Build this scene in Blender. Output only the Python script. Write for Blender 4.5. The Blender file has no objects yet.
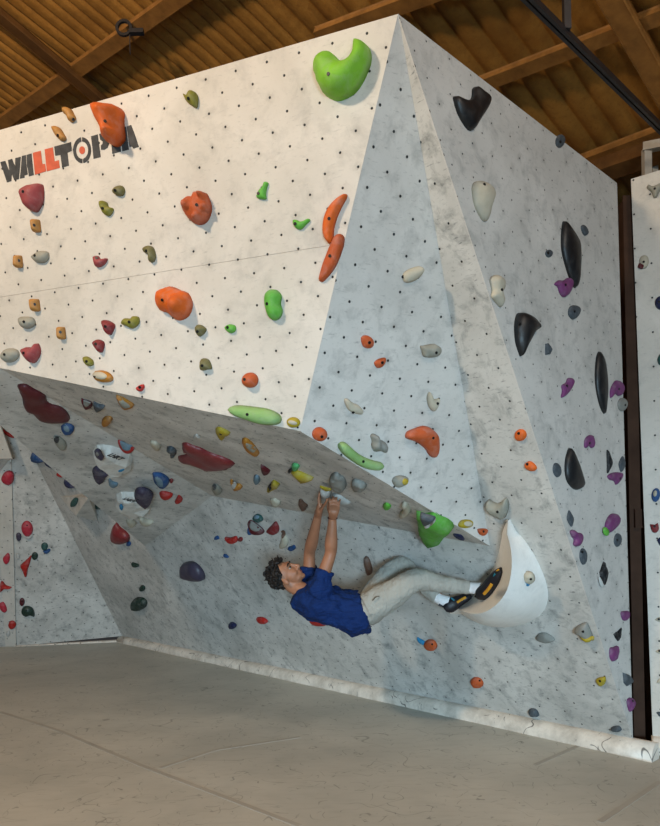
import bpy, bmesh, math, random
import numpy as np
from mathutils import Vector, Matrix, noise
from mathutils.geometry import delaunay_2d_cdt
from mathutils.bvhtree import BVHTree

COL = bpy.context.scene.collection
rad = math.radians

# ------------------------------------------------------------------ camera model
F, CX, CY, EYE, ROLL = 700.0, 330.0, 535.0, 1.5, rad(1.2)
CAM = np.array([0.0, 0.0, EYE])

def ray(p):
    a = (p[0] - CX) / F; b = (CY - p[1]) / F
    c, s = math.cos(ROLL), math.sin(ROLL)
    return np.array([a * c + b * s, 1.0, -a * s + b * c])
def atz(p, z):
    d = ray(p); return CAM + d * (z - EYE) / d[2]
def aty(p, y):
    return CAM + ray(p) * y
def pix(w):
    w = np.array(w) - CAM
    x, z = w[0] / w[1], w[2] / w[1]
    c, s = math.cos(ROLL), math.sin(ROLL)
    return np.array([CX + F * (x * c - z * s), CY - F * (x * s + z * c)])
def plane(a, b, c):
    n = np.cross(b - a, c - a); n = n / np.linalg.norm(n)
    if n @ CAM - n @ a < 0: n = -n
    return n, n @ a
def hit(p, pl):
    d = ray(p); n, k = pl
    return CAM + d * (k - n @ CAM) / (n @ d)

cam = bpy.data.cameras.new('camera'); co = bpy.data.objects.new('camera', cam); COL.objects.link(co)
cam.sensor_fit = 'VERTICAL'; cam.sensor_height = 24.0; cam.lens = 24.0 * F / 826.0
cam.shift_y = (CY - 413.0) / 826.0
cam.clip_start = 0.05; cam.clip_end = 100
_c, _s = math.cos(ROLL), math.sin(ROLL)
co.matrix_world = Matrix(((_c, _s, 0, 0), (0, 0, -1, 0), (-_s, _c, 0, EYE), (0, 0, 0, 1)))
bpy.context.scene.camera = co

# ------------------------------------------------------------------ materials
def lin(c):
    return tuple(((v / 255) / 12.92 if v / 255 <= .04045 else ((v / 255 + .055) / 1.055) ** 2.4) for v in c) + (1.0,)

def new_mat(name, rough=.6, spec=.4):
    m = bpy.data.materials.new(name); m.use_nodes = True
    b = m.node_tree.nodes['Principled BSDF']
    b.inputs['Roughness'].default_value = rough
    b.inputs['Specular IOR Level'].default_value = spec
    return m, m.node_tree.nodes, m.node_tree.links, b

def nmix(N, L, fac, a, b, mode='MIX'):
    x = N.new('ShaderNodeMix'); x.data_type = 'RGBA'; x.blend_type = mode
    for i, v in ((0, fac), (6, a), (7, b)):
        if hasattr(v, 'is_linked') or isinstance(v, bpy.types.NodeSocket): L.new(v, x.inputs[i])
        else: x.inputs[i].default_value = v
    return x.outputs[2]
def nmath(N, L, op, a, b=None, c=None, clamp=False):
    x = N.new('ShaderNodeMath'); x.operation = op; x.use_clamp = clamp
    for i, v in enumerate((a, b, c)):
        if v is None: continue
        if isinstance(v, bpy.types.NodeSocket): L.new(v, x.inputs[i])
        else: x.inputs[i].default_value = v
    return x.outputs[0]
def nnoise(N, L, vec, scale, detail=4, rough=.55, dist=0.0):
    x = N.new('ShaderNodeTexNoise'); x.inputs['Scale'].default_value = scale
    x.inputs['Detail'].default_value = detail; x.inputs['Roughness'].default_value = rough
    x.inputs['Distortion'].default_value = dist
    if vec is not None: L.new(vec, x.inputs['Vector'])
    return x.outputs['Fac']
def nramp(N, L, f, stops):
    x = N.new('ShaderNodeMapRange'); x.inputs['From Min'].default_value = stops[0]; x.inputs['From Max'].default_value = stops[1]
    x.inputs['To Min'].default_value = stops[2]; x.inputs['To Max'].default_value = stops[3]
    L.new(f, x.inputs['Value']); return x.outputs['Result']
def nmapping(N, L, vec, scale=(1, 1, 1), rot=(0, 0, 0), loc=(0, 0, 0)):
    x = N.new('ShaderNodeMapping'); x.inputs['Scale'].default_value = scale; x.inputs['Rotation'].default_value = rot
    x.inputs['Location'].default_value = loc
    L.new(vec, x.inputs['Vector']); return x.outputs['Vector']
def nbump(N, L, b, h, strength, dist=.01):
    x = N.new('ShaderNodeBump'); x.inputs['Strength'].default_value = strength; x.inputs['Distance'].default_value = dist
    L.new(h, x.inputs['Height']); L.new(x.outputs['Normal'], b.inputs['Normal'])

def scratches(N, L, vec, scale, width, cover, seed):
    """thin curved strokes: iso-lines of a noise field kept only in patches"""
    v = nmapping(N, L, vec, (1, 1, 1), (0, 0, seed * 1.3), (seed * 3.1, seed * 1.7, seed))
    f = nnoise(N, L, v, scale, 1, .4, .3)
    line = nmath(N, L, 'ABSOLUTE', nmath(N, L, 'SUBTRACT', f, .5))
    line = nramp(N, L, line, (width, width * .35, 0, 1))
    k = nnoise(N, L, nmapping(N, L, vec, (1, 1, 1), (0, 0, 0), (seed * 7, 3, 1)), scale * 1.6, 1, .5)
    keep = nramp(N, L, k, (cover, cover + .03, 0, 1))
    return nmath(N, L, 'MULTIPLY', line, keep, clamp=True)

def panel_material(name, base, dirty, dots=True, smudge=.5):
    m, N, L, b = new_mat(name, .62, .3)
    uv = N.new('ShaderNodeUVMap'); uv.uv_map = 'UVMap'
    tc = N.new('ShaderNodeTexCoord'); obj = tc.outputs['Object']
    big = nnoise(N, L, obj, 1.6, 5, .6, .6)
    mid = nnoise(N, L, obj, 9, 5, .7, .4)
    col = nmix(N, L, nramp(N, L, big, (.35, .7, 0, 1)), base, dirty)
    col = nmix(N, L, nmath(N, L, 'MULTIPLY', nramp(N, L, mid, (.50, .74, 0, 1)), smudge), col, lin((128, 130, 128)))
    # rubber smears, short and slanting
    uvs = nmapping(N, L, uv.outputs['UV'], (1.0, .55, 1), (0, 0, .7))
    sm = nnoise(N, L, nmapping(N, L, uv.outputs['UV'], (2.2, 7.5, 1), (0, 0, -.75)), 1.6, 3, .6)
    sm = nramp(N, L, sm, (.60, .74, 0, smudge * .8))
    col = nmix(N, L, sm, col, lin((92, 96, 98)))
    fine = nnoise(N, L, obj, 60, 2, .6)
    col = nmix(N, L, nramp(N, L, fine, (.62, .76, 0, .35 * smudge)), col, lin((105, 100, 92)))
    if dots:
        sx = N.new('ShaderNodeSeparateXYZ'); L.new(uv.outputs['UV'], sx.inputs[0])
        asp = N.new('ShaderNodeAttribute'); asp.attribute_name = 'lattice'
        sa = N.new('ShaderNodeSeparateXYZ'); L.new(asp.outputs['Vector'], sa.inputs[0])
        def dist(off):
            ax = nmath(N, L, 'SUBTRACT', nmath(N, L, 'FRACT', nmath(N, L, 'ADD', sx.outputs[0], off)), .5)
            ay = nmath(N, L, 'SUBTRACT', nmath(N, L, 'FRACT', nmath(N, L, 'ADD', sx.outputs[1], off)), .5)
            ax = nmath(N, L, 'MULTIPLY', ax, sa.outputs[0]); ay = nmath(N, L, 'MULTIPLY', ay, sa.outputs[1])
            return nmath(N, L, 'SQRT', nmath(N, L, 'ADD', nmath(N, L, 'MULTIPLY', ax, ax), nmath(N, L, 'MULTIPLY', ay, ay)))
        d = nmath(N, L, 'MINIMUM', dist(.5), dist(0.0))
        dot = nramp(N, L, nmath(N, L, 'DIVIDE', d, sa.outputs[2]), (1.15, .85, 0, 1))
        halo = nmath(N, L, 'MULTIPLY', nramp(N, L, d, (.03, .008, 0, .22)), nramp(N, L, mid, (.45, .6, 0, 1)))
        col = nmix(N, L, halo, col, lin((120, 118, 112)))
        col = nmix(N, L, dot, col, lin((38, 42, 44)))
        nbump(N, L, b, nmath(N, L, 'MULTIPLY', dot, -1.0), .6, .006)
    L.new(col, b.inputs['Base Color'])
    return m

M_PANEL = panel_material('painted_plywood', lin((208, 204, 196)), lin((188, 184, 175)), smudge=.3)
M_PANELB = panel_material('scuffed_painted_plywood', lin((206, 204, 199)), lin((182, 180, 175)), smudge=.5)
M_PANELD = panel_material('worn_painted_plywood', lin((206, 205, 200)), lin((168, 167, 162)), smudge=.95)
M_BOWL = panel_material('white_fibreglass_volume', lin((236, 235, 231)), lin((218, 217, 212)), dots=False, smudge=.18)
M_VOL = panel_material('painted_volume', lin((214, 212, 206)), lin((180, 178, 170)), dots=False, smudge=.7)

_hm = {}
PAL = dict(orange=(234, 108, 30), rust=(204, 94, 44), lime=(142, 214, 60), green=(106, 194, 72), mint=(96, 190, 120), pale_lime=(150, 196, 120),
           maroon=(96, 24, 34), darkred=(138, 44, 48), rose=(164, 74, 78), olive=(140, 138, 52), moss=(122, 118, 74), tan=(196, 142, 72),
           grey=(150, 152, 146), stone=(166, 166, 154), cream=(206, 200, 180), black=(24, 27, 31), slate=(78, 88, 96), purple=(132, 66, 124),
           blue=(36, 84, 142), paleblue=(120, 150, 168), red=(196, 40, 32), pink=(206, 52, 72), teal=(46, 92, 88), dgreen=(28, 58, 48), yellow=(186, 166, 40),
           white=(208, 210, 206), plum=(74, 66, 88), brown=(112, 82, 66), cyan=(40, 140, 190), navy=(30, 38, 80), amber=(196, 132, 40))
def hold_mat(key, gloss=False):
    k = (key, gloss)
    if k in _hm: return _hm[k]
    m, N, L, b = new_mat(('glossy_' if gloss else 'textured_') + key + '_resin', .46 if gloss else .64, .5 if gloss else .35)
    tc = N.new('ShaderNodeTexCoord'); obj = tc.outputs['Object']
    c = tuple(v * .74 for v in lin(PAL[key])[:3]) + (1,); n1 = nnoise(N, L, obj, 14, 4, .65, .5)
    chalk = nramp(N, L, n1, (.46, .70, 0, .10 if gloss else .42))
    ch = tuple(min(1, .45 * v + .20) for v in c[:3]) + (1,)
    dk = tuple(v * .72 for v in c[:3]) + (1,)
    n2 = nnoise(N, L, nmapping(N, L, obj, (1, 1, 1), (0, 0, 0), (5, 2, 1)), 7, 3, .6)
    col = nmix(N, L, nramp(N, L, n2, (.4, .68, 0, .8)), c, dk)
    col = nmix(N, L, chalk, col, ch)
    L.new(col, b.inputs['Base Color'])
    nbump(N, L, b, nnoise(N, L, obj, 160 if not gloss else 30, 3, .6), .35 if not gloss else .15, .004)
    _hm[k] = m; return m

def flat_mat(name, c, rough=.5, spec=.4, metal=0.0, nscale=0, amt=.3, bump=0):
    m, N, L, b = new_mat(name, rough, spec); b.inputs['Metallic'].default_value = metal
    tc = N.new('ShaderNodeTexCoord')
    f = nnoise(N, L, tc.outputs['Object'], nscale or 12, 4, .6)
    cc = lin(c); dk = tuple(v * (1 - amt) for v in cc[:3]) + (1,)
    L.new(nmix(N, L, nramp(N, L, f, (.35, .7, 0, 1)), cc, dk), b.inputs['Base Color'])
    if bump: nbump(N, L, b, f, bump, .01)
    return m
M_BOLT = flat_mat('dark_steel_bolt', (34, 36, 38), .4, .5, .6)
M_STEEL = flat_mat('black_painted_steel', (44, 42, 44), .45, .4)
M_BROWNSTEEL = flat_mat('dark_brown_steel', (66, 48, 38), .8, .15, 0, 6, .4)
M_FRAME = flat_mat('grey_steel_frame', (172, 166, 156), .5, .4, 0, 8, .2)
M_INK = flat_mat('black_stencil_paint', (50, 52, 54), .7, .3, 0, 26, -.9)
M_REDINK = flat_mat('red_stencil_paint', (196, 92, 66), .6, .3, 0, 26, .2)

# ------------------------------------------------------------------ object helpers
def link_mesh(name, me, mat=None, parent=None, smooth=False):
    if mat is not None: me.materials.append(mat)
    o = bpy.data.objects.new(name, me); COL.objects.link(o)
    if parent is not None: o.parent = parent
    if smooth:
        for p in me.polygons: p.use_smooth = True
    return o
def from_bm(name, bm, mat=None, parent=None, smooth=False):
    me = bpy.data.meshes.new(name); bm.to_mesh(me); bm.free()
    return link_mesh(name, me, mat, parent, smooth)
def empty(name, loc):
    o = bpy.data.objects.new(name, None); o.empty_display_size = .1; o.location = loc; COL.objects.link(o); return o
def tag(o, label=None, cat=None, group=None, kind=None):
    if label: o['label'] = label
    if cat: o['category'] = cat
    if group: o['group'] = group
    if kind: o['kind'] = kind
    return o
def box_bm(bm, c, s, M=None):
    r = bmesh.ops.create_cube(bm, size=1.0)
    for v in r['verts']:
        v.co = Vector((v.co.x * s[0] + c[0], v.co.y * s[1] + c[1], v.co.z * s[2] + c[2]))
        if M is not None: v.co = M @ v.co
    return r['verts']
def beam(bm, a, b, w, h, up=Vector((0, 0, 1))):
    """a bar of rectangular section from a to b, w across and h along up"""
    a = Vector(a); b = Vector(b); d = (b - a); L_ = d.length; d.normalize()
    x = d.cross(up).normalized(); z = x.cross(d).normalized()
    M = Matrix.Translation((a + b) / 2) @ Matrix((x, d, z)).transposed().to_4x4()
    return box_bm(bm, (0, 0, 0), (w, L_, h), M)

# ------------------------------------------------------------------ the climbing wall's corner points
K = atz((633, 739), .10); L0 = atz((122, 636), .08)
T = aty((617, 183), K[1]); TOP = T[2]
P = atz((398, 14), TOP); E = plane(K, L0, P)
R = hit((490, 546), E); S = hit((212, 496), E); U = hit((145, 546), E)
TL = atz((0, 130), TOP); TLx = TL + (TL - P) * .3
Q = aty((300, 431), 3.6); A = plane(P, TL, Q); B = plane(P, Q, R); C = plane(P, K, T)
FR = hit((344, 243), A); FL = hit((0, 297), A); FLx = FR + (FL - FR) * 1.3
Wp = hit((0, 368), A); Wx = Q + (Wp - Q) * 1.3
G2pl = plane(Wp, S, U); X = hit((0, 425), G2pl); Xx = U + (X - U) * 1.12
EB = hit((25, 440), E); EH = L0 + (EB - L0) * (TOP - L0[2]) / (EB[2] - L0[2])
Hb = atz((17, 646), .0); Hpl = plane(L0, Hb, EB)
Hbx = L0 + (Hb - L0) * 2.2; HTx = EH + (Hbx - L0)
LAT = dict(A=(.167, .0785, -1.149, -.042), B=(.19, .0865, -.019, -.535), C=(.178, .085, .912, -.366),
           E=(.2, .0972, -.205, -2.155), G=(.2, .1, 0, 0), H=(.2, .1, 0, 0), J=(.2, .1, .03, .02), N=(.2, .115, .02, .03))

DOTR = dict(A=.0060, B=.0068, C=.0046, E=.0060, G=.0052, H=.0075, J=.0065, N=.0062)
def frame(n):
    u = np.cross([0, 0, 1], n); u = u / np.linalg.norm(u); v = np.cross(n, u); return u, v

class Face:
    def __init__(s, key, tris, ref):
        s.key = key; s.tris = tris; s.ref = ref; s.pl = [plane(*t) for t in tris]
        s.px = [[pix(q) for q in t] for t in tris]
    def plane_at(s, p):
        best = None
        for pl, q in zip(s.pl, s.px):
            def cr(a, b, c): return (b[0] - a[0]) * (c[1] - a[1]) - (b[1] - a[1]) * (c[0] - a[0])
            sg = [cr(q[0], q[1], p), cr(q[1], q[2], p), cr(q[2], q[0], p)]
            area = abs(cr(*q)) + 1e-6
            m = min(x if sum(sg) > 0 else -x for x in sg) / area
            if best is None or m > best[0]: best = (m, pl)
        return best[1]

WALL = empty('climbing_wall', tuple(K * [1, 1, 0]))
tag(WALL, 'large white faceted bouldering wall with an overhanging prow above the padded floor', 'climbing wall')
THK = .006
def panel(name, key, polys, ref, mat, parent=WALL, thick=THK, label=None):
    """polys: lists of world points (planar); front face where they stand, body behind it"""
    bm = bmesh.new(); uvl = bm.loops.layers.uv.new('UVMap')
    lat = LAT[key]; n, k = ref; u, v = frame(n)
    for poly in polys:
        pn, pk = plane(poly[0], poly[1], poly[2])
        f = [bm.verts.new(tuple(q)) for q in poly]
        g = [bm.verts.new(tuple(np.array(q) - pn * thick)) for q in poly]
        fs = [bm.faces.new(f), bm.faces.new(g[::-1])]
        for i in range(len(f)):
            j = (i + 1) % len(f); fs.append(bm.faces.new((f[j], f[i], g[i], g[j])))
        for fc in fs:
            for lp in fc.loops:
                q = np.array(lp.vert.co) - P
                lp[uvl].uv = ((q @ u - lat[2]) / lat[0], (q @ v - lat[3]) / (2 * lat[1]))
    bmesh.ops.recalc_face_normals(bm, faces=bm.faces)
    me = bpy.data.meshes.new(name); bm.to_mesh(me); bm.free()
    at = me.attributes.new('lattice', 'FLOAT_VECTOR', 'POINT')
    for i in range(len(me.vertices)): at.data[i].vector = (lat[0], 2 * lat[1], DOTR[key])
    o = link_mesh(name, me, mat)
    if parent is not None:
        o.parent = parent; o.matrix_parent_inverse = Matrix.Translation(parent.location).inverted()
    if label: o['label'] = label
    return o

FA1 = plane(P, TL, FR)
faces = {}
faces['A'] = Face('A', [(P, TLx, FR), (TLx, FLx, FR), (FR, FLx, Wx), (FR, Q, Wx)], A)
faces['B'] = Face('B', [(P, Q, R)], B)
faces['C'] = Face('C', [(P, K, T)], C)
faces['E'] = Face('E', [(K, L0, P)], E)
faces['G1'] = Face('G1', [(Q, R, S), (Q, Wp, S)], None)
faces['G2'] = Face('G2', [(Wp, S, U), (Wp, U, X)], None)
faces['H'] = Face('H', [(L0, Hbx, EH)], Hpl)
panel('front_panel', 'A', [(P, TLx, FLx, FR)], A, M_PANEL)
gp = (Q - P) / np.linalg.norm(Q - P) * .0016
panel('lower_front_panel', 'A', [(FR + gp, FLx + gp, Wx, Q)], A, M_PANEL)
panel('prow_side_panel', 'B', [(P, Q, R)], B, M_PANELB)
panel('right_panel', 'C', [(P, K, T)], C, M_PANELB)
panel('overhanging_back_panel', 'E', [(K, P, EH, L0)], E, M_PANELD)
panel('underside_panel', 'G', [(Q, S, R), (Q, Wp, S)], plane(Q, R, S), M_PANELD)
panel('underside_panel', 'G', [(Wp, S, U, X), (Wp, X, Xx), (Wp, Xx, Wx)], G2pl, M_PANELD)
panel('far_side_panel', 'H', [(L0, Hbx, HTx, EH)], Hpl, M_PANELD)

# pillar at the far edge of the wall, with a notch under its upper block
J0 = atz((17, 646), 0.0) - np.array([0, .03, 0]); jn = np.array([0, -.04, 0])
j1 = hit((12.5, 459), Hpl) + jn
Jpl = plane(J0, j1, J0 + np.array([-1.6, .0, 0]))
j2 = hit((-14, 487), Jpl); JU = (Jpl[0], Jpl[1] + .3)
ju = hit((12.0, 458.5), JU); jt = hit((-9, 400), JU); j3 = hit((-14, 458.5), JU)
farL = np.array([-1.6, 0, 0])
PIL = empty('climbing_pillar', (J0[0] - .4, J0[1], 0))
tag(PIL, 'cream climbing pillar with a notched top beyond the far end of the wall', 'climbing pillar')
panel('pillar_panel', 'J', [(J0, j1, j2, j2 + farL, J0 + farL)], Jpl, M_PANEL, PIL, .02)
panel('upper_pillar_panel', 'J', [(ju, jt, jt + farL, ju + farL)], JU, M_PANEL, PIL, .02)
panel('notch_panel', 'J', [(j1, ju, j3), (j1, j3, j2)], plane(j1, ju, j2), M_VOL, PIL, .01)
faces['J'] = Face('J', [(J0, J0 + farL, j1), (j1, j1 + farL, J0 + farL)], Jpl)

# neighbouring panel on the near side of the gap
NB = empty('side_climbing_wall', (2.2, 4.7, 0))
tag(NB, 'narrow cream climbing panel beyond the dark gap, held by a grey steel frame', 'climbing wall')
n0 = aty((653, 746), 4.72); n0[2] = .07; n1 = np.array([aty((631, 179), 4.72)[0], 4.72, aty((631, 179), 4.72)[2]])
n0 = np.array([aty((653, 746), 4.72)[0], 4.72, .07])
n2 = aty((700, 162), 4.5); n3 = np.array([n0[0] + .55, 4.5, .07]); n2 = n2 + np.array([.35, 0, .0])
Npl = plane(n0, n1, n3)
n2 = hit((690, 161), Npl); n3 = hit((712, 752), Npl)
panel('climbing_panel', 'N', [(n0, n1, n2, n3)], Npl, M_PANEL, NB, .03)
faces['N'] = Face('N', [(n0, n1, n2), (n0, n2, n3)], Npl)
bm = bmesh.new()
fz = n1[2]
fa = aty((646.5, 176), 4.82); fb = aty((646.5, 149), 4.82)
beam(bm, fa - [0, 0, .5], fb, .05, .05, Vector((0, 1, 0)))
beam(bm, aty((643, 148), 4.82), aty((690, 139), 4.70), .06, .055)
beam(bm, aty((654, 176), 5.1), aty((654, 150), 5.1), .04, .05, Vector((0, 1, 0)))
beam(bm, fa + [0, 0, -.02], fa + [.6, -.05, .13], .03, .03)
o = from_bm('support_frame', bm, M_FRAME, NB); o.matrix_parent_inverse = Matrix.Translation(NB.location).inverted()

# dark columns in the gap
def column(px0, px1, y, name, label):
    a = aty((px0, 740), y); b = aty((px1, 740), y); xa = aty((px0 - 15, 170), y)[0]
    bm = bmesh.new()
    w = b[0] - a[0]
    t = empty(name, ((a[0] + b[0]) / 2, y, 0)); tag(t, label, 'steel column', None)
    for (dx, dy, sx, sy, nm) in ((0, 0, .012, .16, 'web'), (0, -.08, w, .012, 'flange'), (0, .08, w, .012, 'flange')):
        bm = bmesh.new(); r = .0
        box_bm(bm, (dx, dy, 1.88), (sx, sy, 3.76)); q = from_bm(nm, bm, M_BROWNSTEEL, t)
    return t
column(629, 640, 4.83, 'steel_column', 'dark brown steel column in the gap beside the right edge of the wall')
column(641, 653, 4.98, 'steel_column', 'dark brown steel column deeper in the gap behind the cream side panel')
bm = bmesh.new(); box_bm(bm, (0, 0, 1.62), (.045, .02, .12)); box_bm(bm, (0, -.012, 1.56), (.05, .012, .01))
o = from_bm('gate_latch', bm, M_BROWNSTEEL); o.location = aty((638, 521), 4.73) - [0, 0, 1.6]
tag(o, 'small steel bracket clamped to the dark column at hand height', 'bracket')

# ------------------------------------------------------------------ holds
rng = random.Random(5)
def catmull(pts, n):
    out = []; m = len(pts)
    for i in range(m):
        p0, p1, p2, p3 = (np.array(pts[(i + j - 1) % m], float) for j in range(4))
        for k in range(n):
            t = k / n
            out.append(.5 * ((2 * p1) + (-p0 + p2) * t + (2 * p0 - 5 * p1 + 4 * p2 - p3) * t * t + (-p0 + 3 * p1 - 3 * p2 + p3) * t ** 3))
    return out
ARCH = dict(
    oval=[(math.cos(a), math.sin(a)) for a in np.linspace(0, 2 * math.pi, 10, endpoint=False)],
    egg=[(0, -1), (.6, -.85), (.95, -.35), (.9, .2), (.5, .75), (.05, 1), (-.45, .78), (-.88, .25), (-.95, -.35), (-.6, -.85)],
    drop=[(0, -1), (.3, -.5), (.75, 0), (.95, .5), (.6, .92), (0, 1), (-.65, .9), (-.95, .45), (-.7, 0), (-.28, -.5)],
    tri=[(-.95, -.8), (0, -.95), (.95, -.55), (.6, .2), (.05, 1), (-.35, .8), (-.8, 0)],
    heart=[(-.95, -.4), (-.5, -.95), (0, -.6), (.5, -.95), (.95, -.35), (.6, .4), (0, 1), (-.55, .5)],
    kid=[(-.2, -1), (.5, -.85), (.85, -.4), (.45, 0), (.85, .45), (.45, .95), (-.3, .9), (-.85, .4), (-.95, -.2), (-.7, -.75)],
    block=[(-.8, -.95), (.2, -.98), (.85, -.85), (.95, 0), (.85, .9), (-.2, .98), (-.85, .85), (-.95, 0)],
    half=[(-.98, -.6), (-.4, -.85), (.4, -.85), (.98, -.6), (.85, .2), (.4, .8), (-.2, .95), (-.75, .4)],
    leaf=[(0, -1), (.55, -.45), (.8, .05), (.5, .6), (0, 1), (-.55, .5), (-.8, -.05), (-.5, -.55)],
    lump=[(-.9, -.35), (-.45, -.95), (.1, -.6), (.6, -.9), (.98, -.2), (.7, .4), (.75, .85), (.1, .75), (-.35, 1), (-.85, .5)],
    horn=[(.55, -1), (.5, -.4), (.2, .2), (.45, .75), (-.1, 1), (-.7, .7), (-.85, .2), (-.5, -.2), (0, -.6)],
    cres=[(-1, -.6), (-.6, .0), (0, .3), (.6, .0), (1, -.6), (.8, .4), (.3, .9), (-.3, .95), (-.85, .45)],
    facet=[(-.9, -.5), (-.1, -1), (.85, -.6), (1, .3), (.2, 1), (-.8, .7)],
    dia=[(0, -1), (.9, -.1), (.35, 1), (-.2, .8), (-.8, .1)],
)
def outline(sh):
    if isinstance(sh[0], str):
        k, cx, cy, w, h = sh[:5]; a = rad(sh[5]) if len(sh) > 5 else 0
        c, s = math.cos(a), math.sin(a)
        return [(cx + x * w / 2 * c - y * h / 2 * s, cy + x * w / 2 * s + y * h / 2 * c) for x, y in ARCH[k]]
    return list(sh)
def seg_dist(p, poly):
    a = poly; b = np.roll(poly, -1, axis=0); ab = b - a
    out = np.empty(len(p))
    for i, q in enumerate(p):
        t = np.clip(((q - a) * ab).sum(1) / np.maximum((ab * ab).sum(1), 1e-12), 0, 1)
        c = a + ab * t[:, None]; out[i] = np.sqrt(((q - c) ** 2).sum(1).min())
    return out
def inside(p, poly):
    x, y = p; r = False; n = len(poly); j = n - 1
    for i in range(n):
        if (poly[i][1] > y) != (poly[j][1] > y) and x < (poly[j][0] - poly[i][0]) * (y - poly[i][1]) / (poly[j][1] - poly[i][1]) + poly[i][0]: r = not r
        j = i
    return r
def inflate(poly, D, R=1.0, p=2.0, rough=.1, lumps=(), seed=0, dens=9, z0=-.004, tilt=(0, 0)):
    """a closed relief over an outline: height follows the distance to its edge"""
    poly = np.array(poly); c = poly.mean(0); size = (poly.max(0) - poly.min(0)).max()
    big = seg_dist([c], poly)[0]
    nrm = []
    n = len(poly)
    area = sum(poly[i][0] * poly[(i + 1) % n][1] - poly[(i + 1) % n][0] * poly[i][1] for i in range(n))
    pts = [tuple(q) for q in poly]; extra = []
    for off in (.025, .07):
        for i in range(n):
            t = poly[(i + 1) % n] - poly[i - 1]; l = np.linalg.norm(t) + 1e-9
            nn = np.array([-t[1], t[0]]) / l * (1 if area > 0 else -1)
            extra.append(poly[i] + nn * off * size)
    st = size / dens; lo = poly.min(0)
    for iy in range(int(dens * 1.4) + 2):
        for ix in range(dens + 2):
            extra.append(lo + np.array([(ix + (iy % 2) * .5) * st, iy * st * .866]))
    extra = [q for q in extra if inside(q, poly)]
    dd = seg_dist(extra, poly) if extra else np.array([])
    kept = []; kd = []
    lim = .018 * size
    for q, d in zip(extra, dd):
        if d > lim and all((q[0] - r_[0]) ** 2 + (q[1] - r_[1]) ** 2 > (.3 * st) ** 2 for r_ in kept): kept.append(q); kd.append(d)
    dmax = max(kd) if kd else 1
    vs = [Vector(q) for q in pts] + [Vector((q[0], q[1])) for q in kept]
    res = delaunay_2d_cdt(vs, [], [list(range(n))], 1, 1e-7)
    V2, _, Fc = res[0], res[1], res[2]
    P2 = np.array([(v.x, v.y) for v in V2]); dist = seg_dist(P2, poly)
    verts = []
    for (x, y), d in zip(P2, dist):
        if d < 1e-5: verts.append((x, y, z0)); continue
        t = min(d / (R * dmax), 1.0); h = D * (1 - (1 - t) ** p) ** (1 / p)
        q = (np.array([x, y]) - c) / (size / 2)
        h *= 1 + tilt[0] * q[0] + tilt[1] * q[1]
        h *= 1 + rough * noise.noise(Vector((x / size * 4 + seed * 3.7, y / size * 4, seed)))
        for (lx, ly, lr, lh) in lumps:
            e = ((x - lx) ** 2 + (y - ly) ** 2) / lr ** 2
            if e < 1: h = max(h, (.8 * D + lh) * math.sqrt(1 - e) * min(1, math.sqrt(d / (.35 * lr))))
        verts.append((x, y, max(h, .001)))
    # base, so that the body is closed behind
    bidx = [i for i, d in enumerate(dist) if d < 1e-5]
    me_f = [tuple(f) for f in Fc]
    return verts, me_f

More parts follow.
